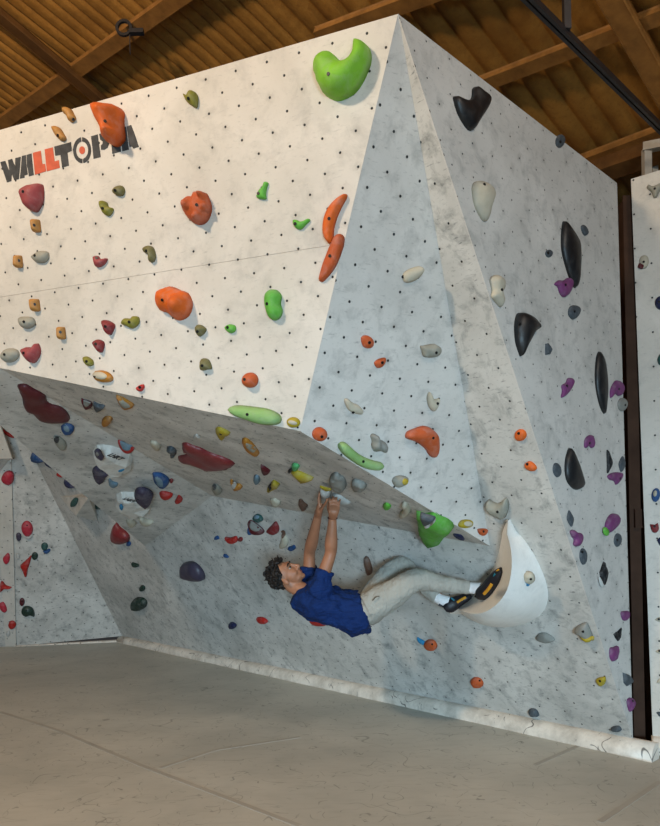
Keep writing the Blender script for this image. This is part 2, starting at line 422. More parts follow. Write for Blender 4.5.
def hold_group(f):
    return {'A': 'climbing holds on the bright front of the prow', 'B': 'climbing holds on the side of the prow', 'C': 'climbing holds on the upright right panel',
            'E': 'climbing holds on the overhanging back panel', 'G1': 'climbing holds under the prow', 'G2': 'climbing holds under the prow',
            'H': 'climbing holds on the far side panel', 'J': 'climbing holds on the far pillar', 'N': 'climbing holds on the cream side panel'}[f]
HOLDS = []
DEPF = dict(A=1.0, B=.75, C=.42, E=.62, G1=.6, G2=.62, H=.7, J=.7, N=.6)
def hold(fk, sh, col, dep, label, bolt=None, R=1.0, p=2.0, rough=.12, lumps=(), gloss=False, parts=(), flat=False, name='climbing_hold', cat='climbing hold', shift=.2, dens=9, mat=None, lift=0, tilt=None):
    """sh: outline in pixels of the photograph, carried onto the wall face it is bolted to"""
    px = outline(sh); c = np.mean(px, axis=0)
    pl = faces[fk].plane_at(c); n, k = pl; k = k + lift; pl = (n, k)
    o3 = hit(c, pl); u, v = frame(n)
    # depth from the smaller span
    w3 = [hit(q, pl) - o3 for q in px]; a = np.array([(q @ u, q @ v) for q in w3])
    cov = np.cov(a.T); ev = np.sqrt(np.maximum(np.linalg.eigvalsh(cov), 1e-8)) * 3.0
    D = dep * DEPF.get(fk, .6) * max(ev[0], .25 * ev[1])
    dfull = pix(o3 + n * D) - pix(o3); d = dfull * (.35 if fk == 'A' and shift == .2 else shift)
    if not flat and dep * DEPF.get(fk, .6) > .2: px = [c + (np.array(q) - c) * .95 for q in px]
    px2 = [(q[0] - d[0], q[1] - d[1]) for q in px]
    cc = c - d; o3 = hit(cc, pl)
    w3 = [hit(q, pl) - o3 for q in px2]; a = np.array([(q @ u, q @ v) for q in w3])
    def to2(q): w = hit((q[0] - d[0], q[1] - d[1]), pl) - o3; return np.array([w @ u, w @ v])
    k_ = 2 if flat else max(2, int(round(40 / len(a))))
    if flat:
        poly = []
        for i in range(len(a)):
            poly += [a[i], (a[i] + a[(i + 1) % len(a)]) / 2]
    else: poly = catmull(a, k_)
    seed = len(HOLDS) + 1
    lm = []
    for (lx, ly, lr, lh) in lumps:
        q = to2((lx - dfull[0] * .3, ly - dfull[1] * .3)); r_ = np.linalg.norm(to2((lx + lr, ly)) - q); lm.append((q[0], q[1], r_, lh * D))
    if tilt is None: tilt = (rng.uniform(-.15, .15), rng.uniform(-.2, .15))
    vs, fs = inflate(poly, D, R, p, rough, lm, seed, 5 if flat else (max(dens, 15) if lm else dens), tilt=tilt)
    me = bpy.data.meshes.new(name); me.from_pydata(vs, [], fs); me.validate(); me.update()
    o = link_mesh(name, me, mat or hold_mat(col, gloss), None, not flat)
    Mx = Matrix(((u[0], v[0], n[0], o3[0]), (u[1], v[1], n[1], o3[1]), (u[2], v[2], n[2], o3[2]), (0, 0, 0, 1)))
    o.matrix_world = Mx
    bmn = bmesh.new(); bmn.from_mesh(me)
    if sum((f.normal.z for f in bmn.faces)) < 0: bmesh.ops.reverse_faces(bmn, faces=bmn.faces)
    # close the back
    be = [e for e in bmn.edges if e.is_boundary]
    try: bmesh.ops.edgeloop_fill(bmn, edges=be)
    except Exception: pass
    bvh = BVHTree.FromBMesh(bmn); bmn.to_mesh(me); bmn.free()
    if not flat:
        for p_ in me.polygons: p_.use_smooth = len(p_.vertices) <= 4
    tag(o, label, cat, hold_group(fk) if name == 'climbing_hold' else None)
    def surf(q):
        h = bvh.ray_cast(Vector((q[0], q[1], 2)), Vector((0, 0, -1))); return (h[0].z, h[1]) if h[0] else (D * .5, Vector((0, 0, 1)))
    if bolt is not None:
        bp = to2(tuple(np.array(bolt) - (dfull * .9 - d)))
        z, nn = surf(bp); r0 = .0078 if np.linalg.norm(o3 - CAM) < 6.5 else .009
        b2 = bmesh.new()
        bmesh.ops.create_cone(b2, cap_ends=True, segments=12, radius1=r0, radius2=r0, depth=.006)
        ob = from_bm('bolt', b2, M_BOLT, o);
        ob.matrix_local = Matrix.Translation((bp[0], bp[1], z + .0005)) @ nn.lerp(Vector((0, 0, 1)), .5).normalized().to_track_quat('Z', 'Y').to_matrix().to_4x4()
    for (psh, pcol, pname, plabel, pd) in parts:
        ppx = outline(psh); pa = [to2(np.array(q) - (dfull * .6 - d) * (lift == 0)) for q in ppx]; pc = np.mean(pa, axis=0)
        z, nn = surf(pc)
        pv, pf = inflate(catmull(pa, max(2, int(24 / len(pa)))), pd, 1, 2, .1, (), seed + 50, 6, 0)
        zz = [surf((x, y))[0] for x, y, h in pv]
        pv = [(x, y, h + max(0, q_) + .001) if h > 0 else (x, y, max(-.003, q_ - .004)) for (x, y, h), q_ in zip(pv, zz)]
        pm = bpy.data.meshes.new(pname); pm.from_pydata(pv, [], pf); pm.update()
        b3 = bmesh.new(); b3.from_mesh(pm)
        if sum((f.normal.z for f in b3.faces)) < 0: bmesh.ops.reverse_faces(b3, faces=b3.faces)
        b3.to_mesh(pm); b3.free()
        po = link_mesh(pname, pm, hold_mat(pcol), o, True)
        if plabel: po['label'] = plabel
    HOLDS.append(o)
    return o
O = lambda cx, cy, w, h, a=0: ('oval', cx, cy, w, h, a)
# ---- front of the prow
hold('A', [(93.2,107.5),(95.5,103.5),(100.5,101.6),(106,102.2),(113.0,102.6),(118,106.5),(119.5,111),(118.8,118),(120,129.5),(120.3,138),(115,144),(111,145),(106,143),(104,139),(102,131),(97.5,122.5),(93.6,114)], 'orange', .85,
     'big orange two-lobed hold overlapping the last letters of the black lettering', (104.3,120.6), lumps=[(103,111,11,.35),(111,132,10,.4)], tilt=(0,0))
hold('A', [(62.5,108),(66,106.3),(70.5,108.5),(73,113),(75,118),(72,122.2),(68.5,121),(66.5,116),(63,113)], 'tan', .6, 'small tan wooden hold nearest the top edge, above the other tan one', (71,118))
hold('A', [(51.5,127),(55,125.3),(59.5,127.5),(63,133),(65.5,138),(63,141.5),(58.5,139.5),(54,134)], 'tan', .6, 'small tan wooden hold just above the red letters of the lettering', (58,135.5))
hold('A', [(182,92.5),(186.5,94.5),(190,89.5),(195,91.5),(197.3,98),(195.8,107.5),(190,105),(185.5,101)], 'olive', .6, 'lone olive green notched hold high on the bright front between orange and lime holds', (188.5,98.5))
hold('A', [(311,72),(312,60),(318,52),(326,48.5),(332,51),(337,57),(343,59.3),(348.5,56.5),(351.3,50),(352,41),(354,36.3),(359,36.5),(366,40.5),(370,49),(369.5,60),(364,74),(357,86),(350,93),(341,97.5),(334,99),(326,96),(318,89)], 'lime', .5,
     'huge lime green curved hold with a scooped pocket beside the top corner', (329.5,74.5), R=1, dens=12, rough=.04, tilt=(0,-.1))
hold('A', [(21,191),(25,185.5),(31,183.2),(38.5,182),(41,186),(41,199),(38,207),(34,212),(28,210),(23,203)], 'rose', .5, 'rose and dark red rounded wedge hold just under the black W', (24.3,192), R=.8)
hold('A', ('block',35.2,225.5,7.5,14,-5), 'tan', .8, 'square-ended tan wooden block right under the rose wedge hold', (33.5,225), rough=.03)
hold('A', ('block',17.5,261.3,7,13.5,-5), 'tan', .8, 'square-ended tan wooden block beside the grey hold near the picture edge', (16.5,260), rough=.03)
hold('A', [(31,256),(36,251.5),(42,250),(47.5,252),(47.8,258),(44,262.5),(37,263),(32.5,260)], 'stone', .5, 'grey hold above the others, beside the tan wooden block', (35,255.5))
hold('A', [(93,257),(97,255.3),(100,258.5),(106.8,258),(104,264),(98.5,267.5),(94.5,266)], 'rose', .5, 'small notched rose-red hold alone below the two olive ones', (95.5,257.8))
hold('A', [(112.5,190),(116,185.8),(121,184.8),(124,189),(122.5,195),(117.5,196),(113,193.5)], 'moss', .6, 'olive rounded hold, the upper of the close pair under the lettering', (115.5,190.5))
hold('A', [(99.3,203),(102,200),(106,202),(107.5,206),(112.5,208),(111,213.5),(107,216.3),(102,212.5)], 'olive', .6, 'olive hooked hold, the lower of the close pair under the lettering', (103,208.5))
hold('A', [(142,248),(146,245),(151,245.5),(154,250),(155,258),(152,262.8),(149,261.5),(148,255),(143,252)], 'moss', .55, 'olive bent hold straight left of the bulbous orange cluster and below it', (146.5,251))
hold('A', [(179.5,207),(181,199),(186,194.5),(191,194.5),(192.5,190.3),(196,189.6),(200,190),(205,191.5),(207,196),(209.5,202),(210,210),(207,219),(202,224),(196,224.8),(190,222),(184.5,216)], 'rust', .45,
     'bulbous orange-red hold of several fused balls, smaller of the pair', (197.3,205.2), lumps=[(188,205,8.5,.6),(201.5,194.5,6,.5),(196.5,217,6,.5),(205,207,7,.35)])
hold('A', [(256,196),(258,190.5),(262,186),(264,181),(268,182),(266.5,188),(265.5,194),(266,199),(261,199.5),(257,198.5)], 'green', .5, 'small light green spiky hold, upper of the two toward the orange horn', (258.5,193.5))
hold('A', [(292.5,220),(296,219.3),(301,221),(308.5,218),(310,220.5),(306,224.5),(301,229.5),(296,229),(293,225)], 'green', .5, 'small light green bone-shaped hold next to the orange horn', (295.5,224))
hold('A', [(347,192.5),(344,192.2),(337,196.5),(329.5,204),(325,212),(322.5,221),(322,232),(324,240),(329,245.5),(332.5,243),(333,234),(334,226),(337,216),(342,205),(346.5,197)], 'orange', .5, 'orange curved horn-shaped hold, the upper of the two that touch', (329.3,218.7), dens=12)
hold('A', [(331,241),(334,235.5),(339,232),(343,233.5),(344.6,238),(343,247),(339,259),(334,269),(327,278),(321.5,283),(317.3,281.5),(318.5,274),(322,263),(327,250)], 'rust', .45, 'chalky orange elongated hold, the lower of the two that touch', (330,256))
hold('A', [(154.3,296),(157,289.5),(163,287),(169,284.8),(176,287.5),(179,289),(186,291.5),(190.5,300),(190.5,308),(187,316),(180,320.5),(174,320.5),(168,315),(164.5,312.5),(158.5,311),(155,303)], 'orange', .45,
     'big orange hold of two overlapping bulges, low in the middle of the front', (163.3,300.3), lumps=[(178.5,305,13,.75),(163,298,9,.3)])
hold('A', [(263.5,300),(265,292.5),(270,288.3),(276,289),(280.5,295),(279.5,303),(281.5,311),(279,318),(273.5,321),(268,318),(265,310)], 'green', .6, 'light green kidney hold standing upright below the spiky green ones', (267.3,303.8), rough=.05)
hold('A', [(120.7,324),(124,318),(130,318),(133,315.5),(138,316.5),(139,322),(136,326.5),(131,329),(126,326.5)], 'olive', .5, 'olive and grey double hold straight left of the two-bulge orange hold', (129.5,322))
hold('A', [(195,328),(199,324),(205.5,328.5),(203,334),(198.5,336.8),(195.5,333)], 'moss', .6, 'small olive-grey hold just below the two-bulge orange hold', (197.5,331.5))
hold('A', [(224,327),(229,323.8),(235,325.5),(235,331),(230.5,333.5),(226,331)], 'green', .5, 'smallest green hold, a rounded chip low on the bright front', (227.8,327.5))
hold('A', [(199.5,362),(202,357.8),(208,359.5),(211,368.5),(206,370),(200.5,370.5)], 'moss', .6, 'small olive-grey hold lowest in its column, beside the orange ball', (202.5,365.7))
hold('A', O(249.3,380,16,16.5), 'rust', .6, 'round orange-red ball near the bottom of the bright front', (245,379.5), rough=.05)
hold('A', [(226,410),(229,405.5),(238,404.5),(252,406),(266,408),(277,412.5),(281.5,418),(279.5,424),(272,426),(258,425),(245,421),(232,416)], 'pale_lime', .55, 'long flat lime green hold along the lower edge of the bright front', (247.5,414.5), rough=.05)
hold('A', ('block',34.5,305,7.5,13.5,-6), 'tan', .8, 'tan wooden block above the boxy grey hold', (33,304), rough=.03)
hold('A', [(18.5,317.5),(25,315.8),(32,317.5),(34.3,323),(31,327.5),(25,329),(20,326)], 'stone', .5, 'boxy grey hold directly under a tan wooden block', (24.5,321.8))
hold('A', ('block',60.7,333,7,13.5,-5), 'tan', .8, 'tan wooden block between the boxy grey hold and the dark red chips', (59.5,332), rough=.03)
hold('A', [(101.5,321),(106,319.5),(113.5,324),(112.5,330),(109,335.5),(104.5,331)], 'darkred', .6, 'dark red triangular chip, the upper of a pair', (105.8,326.5))
hold('A', [(92,342),(97,338.8),(103,342),(102.5,349),(100,353),(95,348.5)], 'darkred', .6, 'dark red triangular chip, the lower of a pair', (96,344))
hold('A', [(82,357.5),(86,356),(92,360),(92.5,365),(88,366.5),(83.5,362.5)], 'olive', .6, 'tiny olive hold between a dark red chip and the white and amber hold', (87,361.5))
hold('A', [(92.3,375),(95,370.5),(102,370),(109,373),(112.5,378),(110,382),(102,382.8),(95,380.5)], 'amber', .5, 'white and amber oblong hold close above the lower edge', (94.8,376.5), parts=[(O(100.5,375.5,15,8,12), 'cream', 'chalked_top', 'white chalked top', .004)])
hold('A', [(1.5,354),(5,349),(10,347.5),(16.5,350),(18,356),(13,361.5),(6,363),(2,359)], 'stone', .5, 'pale grey hold at the picture edge beside the pink-red wedge', (5,354.5))
hold('A', [(21,350),(26,346.5),(31,347),(36,342.5),(39,350),(37,358),(31.5,363.8),(25,359)], 'rose', .5, 'pink-red wedge hold between the pale grey hold and the lower edge', (24.3,353))
hold('A', [(136,388),(139,385),(143,384),(144,387.5),(141,391.5),(138,391.3)], 'red', .6, 'tiny bright red chip just above the lower edge of the front', (139.8,387.3))
hold('A', [(286.5,420),(291,416.8),(297,418),(300,422.5),(297.5,427),(291,428),(287,425)], 'yellow', .5, 'yellow and white striped hold at the lowest corner of the front', None, parts=[(O(293,422.5,9,4.5,15), 'cream', 'pale_face', 'pale cream face', .003)])
# ---- side of the prow
hold('B', [(337,446),(339,442),(344,441.3),(350,445.5),(357,452),(366,457.5),(376,461),(383.5,463),(385,467),(381,471),(373,471.3),(362,468),(350,460.5),(341,453)], 'pale_lime', .6, 'long pale green banana-shaped hold low on the shaded side of the prow', (363,461.3), rough=.05)
hold('B', O(319.8,434.3,15.3,15), 'rust', .6, 'orange-red ball beside the sharp lower corner of the prow', (321.5,436.5), rough=.05)
hold('B', [(344,399),(348,398.3),(353,402.5),(359,405),(363.5,411),(362,415),(355,414),(349,411),(345.5,405.5)], 'cream', .6, 'cream knobbly hold above the pale green banana-shaped one', (354,412.5))
hold('B', [(361,338),(364.5,335),(370,336),(374,341),(373,347),(368,349),(363,346.5)], 'rust', .55, 'small orange hold, the upper of a close pair', (369,342.5))
hold('B', [(374,363),(378,359),(385.5,357.3),(386,362),(382.5,367),(377,368.3)], 'rust', .5, 'small dull orange hold, the lower of a close pair', (382,362.5))
hold('B', [(403,274),(408,269.5),(414,267),(421,265.8),(424,269.5),(421,276),(414,281.5),(406,283.3),(403,280)], 'cream', .6, 'big cream rounded hold high on the shaded side of the prow', (406,277))
hold('B', [(420.2,346),(424,345.3),(427,344.5),(435,343.5),(441,347),(441.8,352.5),(438,357),(430,358.3),(423.5,357),(421.5,351.5)], 'stone', .6, 'grey snail-shaped hold in the middle of the shaded side', (435.5,352.5), lumps=[(434,350,7,.3)])
hold('B', [(427,396),(429.5,391.5),(432,394),(434.5,399),(440,398.5),(438.5,406),(434,412),(429.5,408.5),(427.3,402)], 'cream', .55, 'cream heart-like split hold below the grey snail-shaped one', (437.5,403.5))
hold('B', [(370.5,436),(373,433.3),(378,435),(380,439),(385,441.5),(388,447),(385.5,453.3),(381,451.5),(375,452.5),(371.5,447),(372,441)], 'grey', .7, 'grey rocky knobbed hold right beside the pale green banana', None, rough=.5)
hold('B', [(405,437),(407,431.5),(415,428),(424,425.3),(432,427.5),(438,433.5),(440,441),(439,453),(435.5,459),(430.5,457),(425,449),(416,442.5),(407.5,439.5)], 'rust', .5, 'big orange wing-shaped hold on the shaded side of the prow', (432.5,437.8))
hold('B', [(392,481),(395,476.5),(402,475.3),(408.5,477.5),(407,483),(402,487),(395.5,487.3)], 'stone', .55, 'pale grey hold with yellow end near the lower edge of the side', None, parts=[(O(404.5,481.5,7,7,-25), 'yellow', 'yellow_tip', 'yellow end', .006)])
hold('B', [(458,525),(461,520.5),(467,519.3),(473,521),(472,526),(466,528.3),(460,528)], 'yellow', .5, 'small cream and yellow hold close to the low pointed tip of the prow', None, parts=[(O(467.5,523.5,9,5,0), 'cream', 'cream_cap', 'cream cap', .006)])
hold('B', ('half',482.7,532,11,8.5), 'rust', .5, 'small orange half-round hold at the low pointed tip of the prow', (483.5,531.5))
# ---- right panel
hold('C', [(472.5,186),(475,180.5),(480,179.6),(486,182),(492,189),(494,198),(491,206),(490,216),(487.5,222.3),(483,220.5),(478,212),(474.5,203),(473,194)], 'cream', .55, 'long cream hold with a spiral pocket, the upper of two', (484.5,184.5), lumps=[(487,195,7,.4)])
hold('C', [(490,279),(494,274),(500,275),(504.5,280),(505,288),(502,294),(504,300),(501.5,308),(497,304),(491.5,297),(492,290)], 'cream', .55, 'cream knobbed hold at the folded edge, the lower of two', (501,290), lumps=[(498,281,6,.4)])
hold('C', [(453,97),(455.5,94.8),(461,97.3),(467,99.3),(471.5,98),(473,93),(473.3,87.5),(476.5,84.8),(481,88.5),(486.5,93.5),(489.5,99.5),(489.5,106),(485,114),(479,123.5),(474.5,131),(469,131),(463.5,124),(457.5,113)], 'black', .55, 'big black two-horned heart-shaped hold near the top corner', None, gloss=True, rough=.1)
hold('C', O(560.3,141,9.5,14.5,8), 'slate', .55, 'dark grey round hold sitting on the very top edge', (560,142))
hold('C', [(563.5,222),(566,221),(570,226),(575,234),(579,243),(580,256),(580,270),(578.5,284),(575.5,288),(571,280),(566,265),(562.5,250),(562,236)], 'black', .45, 'long black leaf-shaped hold, the upper of the two long ones', None, gloss=True)
hold('C', [(581,226),(584,224.5),(587.5,229),(588.3,234),(585,236),(582,232)], 'slate', .5, 'tiny dark grey hold beside the tip of the upper long black leaf', None)
hold('C', O(549,253.5,7.5,8.5), 'slate', .6, 'tiny round dark grey hold on the other side of the upper black leaf', (548,253))
hold('C', [(554,284),(558.5,279.5),(564,279.5),(568.5,276.8),(573,279),(573.5,286),(569.5,295),(564,298),(560,294),(557.5,287)], 'purple', .5, 'broad purple hold right under the upper black leaf', (565,285))
hold('C', [(569,308),(573,304.5),(578.5,306),(580.3,311),(578,317),(573,320),(568.5,315)], 'slate', .6, 'dark grey ringed hold under the broad purple one', (574.5,311.5))
hold('C', [(515.5,325),(517.5,314),(521,311),(527,313),(532.5,318),(538.3,325.5),(538.5,329.5),(534.5,332.5),(530.5,339),(526.5,348),(522.5,357.5),(520,353),(516.5,341)], 'black', .75, 'big black hooked hold casting a wide pale shadow', (525,323), gloss=True)
hold('C', [(545.5,343.5),(548,343),(552,350),(550,354.5),(545.5,355)], 'slate', .5, 'tiny grey triangular hold beside the big black hooked one', None, flat=True)
hold('C', [(561.5,385),(566,382),(568,377.5),(573.5,378),(574,384),(570.5,391),(565,397),(561,398),(562,391)], 'purple', .5, 'small light purple forked hold in the middle of the panel', (567,386), lumps=[(571,381,3.5,.4)])
hold('C', [(599.3,351),(601.5,354),(604.5,362),(606.5,375),(607.8,391),(607,403),(606,412.5),(604.8,414.5),(601,408),(597.3,394),(595.5,379),(595.8,366),(597,356)], 'black', .45, 'long black leaf-shaped hold, the lower of the two long ones', None, gloss=True)
hold('C', [(610.5,398.5),(610,391),(612.5,384),(616.5,379.5),(622,381.5),(624.5,388),(623,394.5),(619,396.5),(615.5,394),(613,396.5)], 'purple', .5, 'purple two-lobed hold beside the lower black leaf', (619,389))
hold('C', O(622.3,404.5,9,14.5), 'grey', .55, 'grey ringed hold touching the edge of the dark gap', (625,405))
hold('C', [(584.3,447),(584.5,440),(587.5,435.5),(592,434.5),(594.3,440),(594,447),(591.5,448.5),(589,446),(586.5,448.5)], 'purple', .5, 'small purple tulip hold above the black teardrop', (590,443))
hold('C', [(607,449),(610,455),(612.3,463),(610,470),(607.3,474),(607,462)], 'black', .5, 'narrow black crescent hold above the heart-shaped purple one', None)
hold('C', ('leaf',622,464,8,17,5), 'slate', .5, 'slim grey leaf hold beside the narrow black crescent', None)
hold('C', [(607,476),(611,472.5),(618,471.5),(623,473),(622,479),(619,483),(616,485.5),(614,481.5),(609.5,480)], 'purple', .5, 'magenta heart-shaped hold under the narrow black crescent', (620,478.5))
hold('C', [(570,447.5),(573.5,452),(577.5,461),(581,470),(584,480),(584.5,486),(579,490),(573.5,488.5),(568,482),(565.6,472),(565.8,461),(567.5,453)], 'black', .45, 'large black teardrop-shaped hold', None, gloss=True)
hold('C', O(557,470,8,15,-8), 'slate', .4, 'flat grey oval hold beside the black teardrop', None)
hold('C', ('leaf',570.3,518.5,8,17,-8), 'slate', .45, 'flat grey leaf-shaped hold just above the curled light purple one', None)
hold('C', [(570,531),(573,529),(577,531.5),(582,533),(583.3,538.5),(581,545),(577,547.3),(573.5,545),(574,540),(571.5,536)], 'purple', .55, 'curled light purple hold between two flat grey ones', None, lumps=[(574.5,532.5,4,.4),(578,542,4,.3)])
hold('C', O(583.3,556.5,7,17,-3), 'slate', .45, 'flat grey oval hold just below the curled light purple one', (583,552))
hold('C', [(605.5,523),(608,517),(612,513),(617.5,513.5),(620,519),(619,525),(614.5,530),(610,533.5),(606.5,534),(605,529)], 'purple', .55, 'purple aubergine-like hold with a green tip', None, parts=[(O(606.5,531.5,4.5,9,-15), 'green', 'green_tip', 'green tip', .01)])
hold('C', O(617.7,540,7,14,3), 'slate', .45, 'dark grey oval hold under the aubergine-like purple one', (617.5,540))
hold('C', [(604,561),(607.5,572),(606.5,581),(604.5,586),(601,580),(600,572)], 'black', .55, 'black diamond-shaped hold on a small white base', None, flat=True, parts=[([(599.5,577),(601.5,580),(604,586),(602.5,587.5),(600.5,583)], 'white', 'white_base', 'white base', .01)])
hold('C', [(621,611.5),(625,610.5),(629,611),(629.3,617),(626.5,621),(623,620.5),(621,616)], 'purple', .5, 'small purple pot-shaped hold, the upper of three low purple ones', None)
hold('C', [(622,626.5),(621,632),(620.5,637),(618,641.3),(615.5,638),(613.5,633.5),(618,631)], 'black', .6, 'small black fin-shaped hold between two low purple ones', None, flat=True)
hold('C', [(610,648),(614,646.5),(618,645.5),(618,654),(616.5,660),(612.5,662),(609.8,657)], 'purple', .5, 'purple pouch-shaped hold, the middle of three low purple ones', None)
hold('C', [(623,672),(628.5,674.5),(633.5,679),(632.5,683),(627,686.3),(624,683)], 'slate', .5, 'grey faceted hold touching the gap above the lowest purple one', None, flat=True)
hold('C', [(627,700),(630,697),(634,699),(635,704.5),(632,711),(629.5,712),(627.5,706)], 'purple', .5, 'round purple hold, the lowest of the three low purple ones', (633,701))
# ---- overhanging back panel, near part
hold('E', O(520.5,435.2,12.5,12.5), 'orange', .55, 'small orange ball above its flatter neighbour on the strip beside the prow', (518.5,433.5))
hold('E', [(524.3,464),(529,461),(534,463.5),(537,468),(535,471.3),(529.5,470.8),(525.5,468)], 'orange', .55, 'small flat orange hold below the orange ball', (527,464.5))
hold('E', [(486,501.5),(488.5,499.6),(492,502),(497,503.5),(502,501.3),(505.5,497.8),(508.3,501),(508.8,508),(507,515),(503.5,520),(497,517),(489.5,513.5),(485.5,507)], 'stone', .6, 'grey saddle-shaped hold directly above the tip of the half-bowl volume', (497.5,511.7))
hold('E', [(535,637),(539,633),(546,633),(553,637),(555,641),(549,643.3),(541,642.5),(536.5,640.5)], 'grey', .5, 'low grey bumpy hold under the half-bowl volume', None, rough=.4)
hold('E', [(574,629),(578,625),(586,622.5),(589.5,628),(592,634),(593.5,640),(588,641),(582,636),(576,633)], 'grey', .6, 'grey claw-shaped hold with a yellow lip', (583,631.5), parts=[([(580.5,636.5),(586,637.5),(593,637),(593,641),(587,642),(582,640)], 'yellow', 'yellow_lip', 'yellow lip', .012)])
hold('E', [(595.5,680),(599,677.5),(605,677),(606,681.5),(603.5,685.5),(599,686)], 'yellow', .6, 'small yellow hold near the base of the folded edge', (600,681))
hold('E', [(528,711),(531,708.5),(536.5,710),(539.3,716),(535,717),(530.5,715.5)], 'slate', .6, 'dark grey block hold just over the padded edge, first of two', None)
hold('E', [(610,729),(613,726.3),(619,726),(622,730),(618.5,731.8),(613,731.5)], 'slate', .6, 'dark grey wedge hold just over the padded edge, beside the gap', None)
hold('E', [(423.5,643),(428,639.5),(434,640.5),(437.3,646),(435,650.5),(429,650.8),(424.5,647.5)], 'rust', .55, 'orange-red hold under the climber with a small blue hold next to it', (432,644.5))
hold('E', [(417,637),(420,638.8),(424.5,641.5),(425,645),(421,643.5),(418,641)], 'cyan', .6, 'bright blue strip-like hold next to the orange-red one under the climber', None)
hold('E', [(470.5,680),(474,677.3),(480,678.5),(483.5,683.5),(481.5,687.8),(475,687.8),(471.5,684)], 'rust', .55, 'round orange hold low on the panel, between climber and dark grey block', (478.5,682))
hold('E', [(309,619),(316,617.5),(324,618),(330,621.5),(327,625.5),(320,626.3),(313,624.5)], 'red', .6, 'red hold half hidden behind the blue shirt', None)
hold('E', [(364,557),(367.5,556.5),(370,561),(372.5,570),(371,575),(367.5,575.3),(365,568)], 'brown', .6, 'brown upright hold between the arms and the raised knee of the climber', None)
hold('E', [(256,618),(261,616.8),(266,619),(268,622),(265.5,624),(259.5,623)], 'red', .5, 'small flat red hold below the head of the climber', None)
hold('E', [(228.5,624),(232,622),(236.5,625),(235,628.5),(230.5,629)], 'navy', .6, 'tiny dark purple hold beside the small flat red one', None)
hold('E', [(179.8,566),(184,562.5),(192,561.8),(199,566.5),(204,574.5),(204,581),(196,581.5),(186,579),(181,574)], 'plum', .55, 'large dark purple domed hold alone in the middle of the overhang', None, gloss=True)
hold('E', [(131,602),(136,597.5),(143,598),(147,602.5),(145,608),(139,611.3),(133,609.5)], 'dgreen', .6, 'dark green round hold under two tiny dark ones', None, rough=.05)
hold('E', O(142.3,588.3,6,6.5), 'dgreen', .6, 'tiny dark round hold right above the dark green round one', None)
hold('E', [(131.5,562.5),(135,563),(138.5,564.5),(138.5,567),(134.5,567)], 'dgreen', .6, 'tiny dark hold, highest of the dark ones above the dark green round hold', None)
hold('E', [(223.5,554),(226.5,554.5),(229,557.5),(226.5,558),(224,556.5)], 'blue', .6, 'tiny blue chip, the lower of two blue chips', None)
hold('E', [(214.5,537),(217.5,535.5),(219.5,538.5),(217,540),(214.8,539.5)], 'blue', .6, 'tiny blue chip, the upper of two blue chips', None)
hold('E', [(111,534),(112.5,526),(115.5,522.5),(119,527),(125.5,532),(129.3,538),(127.5,543),(121,544.8),(115,542)], 'darkred', .5, 'dark red shell-like hold at the shaded corner where the underside ends', None, gloss=True)
hold('E', O(128.7,543.8,4.6,5.2), 'blue', .6, 'tiny blue ball touching the dark red shell-like hold', None)
hold('E', [(247.5,522),(250.5,519.8),(257,524.5),(263.5,530),(263,534.5),(256,535),(250.5,530.5)], 'maroon', .45, 'dark red half-disc hold with a chalky face, first of the facing pair', None, parts=[([(250,521.5),(255.5,524.5),(261.5,530),(256,530.5),(251.5,527)], 'grey', 'chalky_face', 'chalky grey face', .004)])
hold('E', [(248,527),(250.5,530),(252.5,533.5),(250,535),(247.7,532)], 'blue', .6, 'small blue hold tucked under the chalky dark red half-disc', None)
hold('E', [(266.3,530.5),(270,526),(275.5,521),(279,527),(278.5,532.5),(274,535.3),(269,533.5)], 'darkred', .5, 'plain dark red half-disc hold, second of the facing pair', None)
hold('E', [(252.5,517),(256.5,513.8),(261.5,516),(263,520.5),(259,522.8),(254.5,520.5)], 'teal', .55, 'small teal and white hold above the dark red half-discs', None, parts=[(O(256.8,516.8,5.5,3,15), 'paleblue', 'pale_top', 'pale top', .003)])
hold('E', [(224.5,537),(230,537.5),(236,536),(238,540.5),(234.5,543.8),(229,543)], 'red', .55, 'bright red cup-shaped hold between blue chip and dark red half-discs', None)
hold('E', O(240.5,539.3,5,5), 'darkred', .6, 'tiny dark red ball touching the bright red cup-shaped hold', None)
hold('E', [(281.5,534),(283.5,530.3),(286,535),(288.5,541),(287,547),(282,549),(279.5,545),(281,540)], 'cream', .5, 'cream and brown upright hold above the head of the climber', None, parts=[([(281,531.5),(284,531),(285,535),(283,538)], 'brown', 'brown_tip', 'brown tip', .006)])
hold('E', [(288,547),(291,546),(294,544.8),(296,548),(293,551),(289.5,550.5)], 'blue', .6, 'small blue hold beside the cream and brown upright one', None)
# ---- underside of the prow, front strip
hold('G1', [(298,501),(301,499),(304,502.5),(308,506),(306.5,509.3),(302.5,508.5),(299,505.5)], 'brown', .7, 'small dark brown hold just beside the gripping hands', None)
hold('G1', [(269.5,499),(273,498.5),(277,500),(281,502.5),(279.5,505.5),(274.5,504.5),(271,502)], 'cream', .6, 'small white knobby hold next to the small dark brown one', None, rough=.4)
hold('G1', [(266.5,489),(269.5,484.5),(273,480.5),(279.5,484),(279.3,486.5),(274,488.5),(270,491)], 'yellow', .6, 'yellow and black fork-shaped hold', None, parts=[([(267.5,487.5),(270,485),(272.5,487),(269.5,490)], 'black', 'black_patch', 'black patch', .006)])
hold('G1', [(253.5,476),(257,475),(260,478),(260,482.5),(256,483.5),(253.3,480)], 'paleblue', .6, 'small blue-grey knob between the dark red and orange-white holds', None)
hold('G1', [(260,465.5),(262,465),(267,468),(270.7,471.5),(267.5,474.8),(262.5,474)], 'maroon', .5, 'dark red smooth half-moon hold alone under the prow', None)
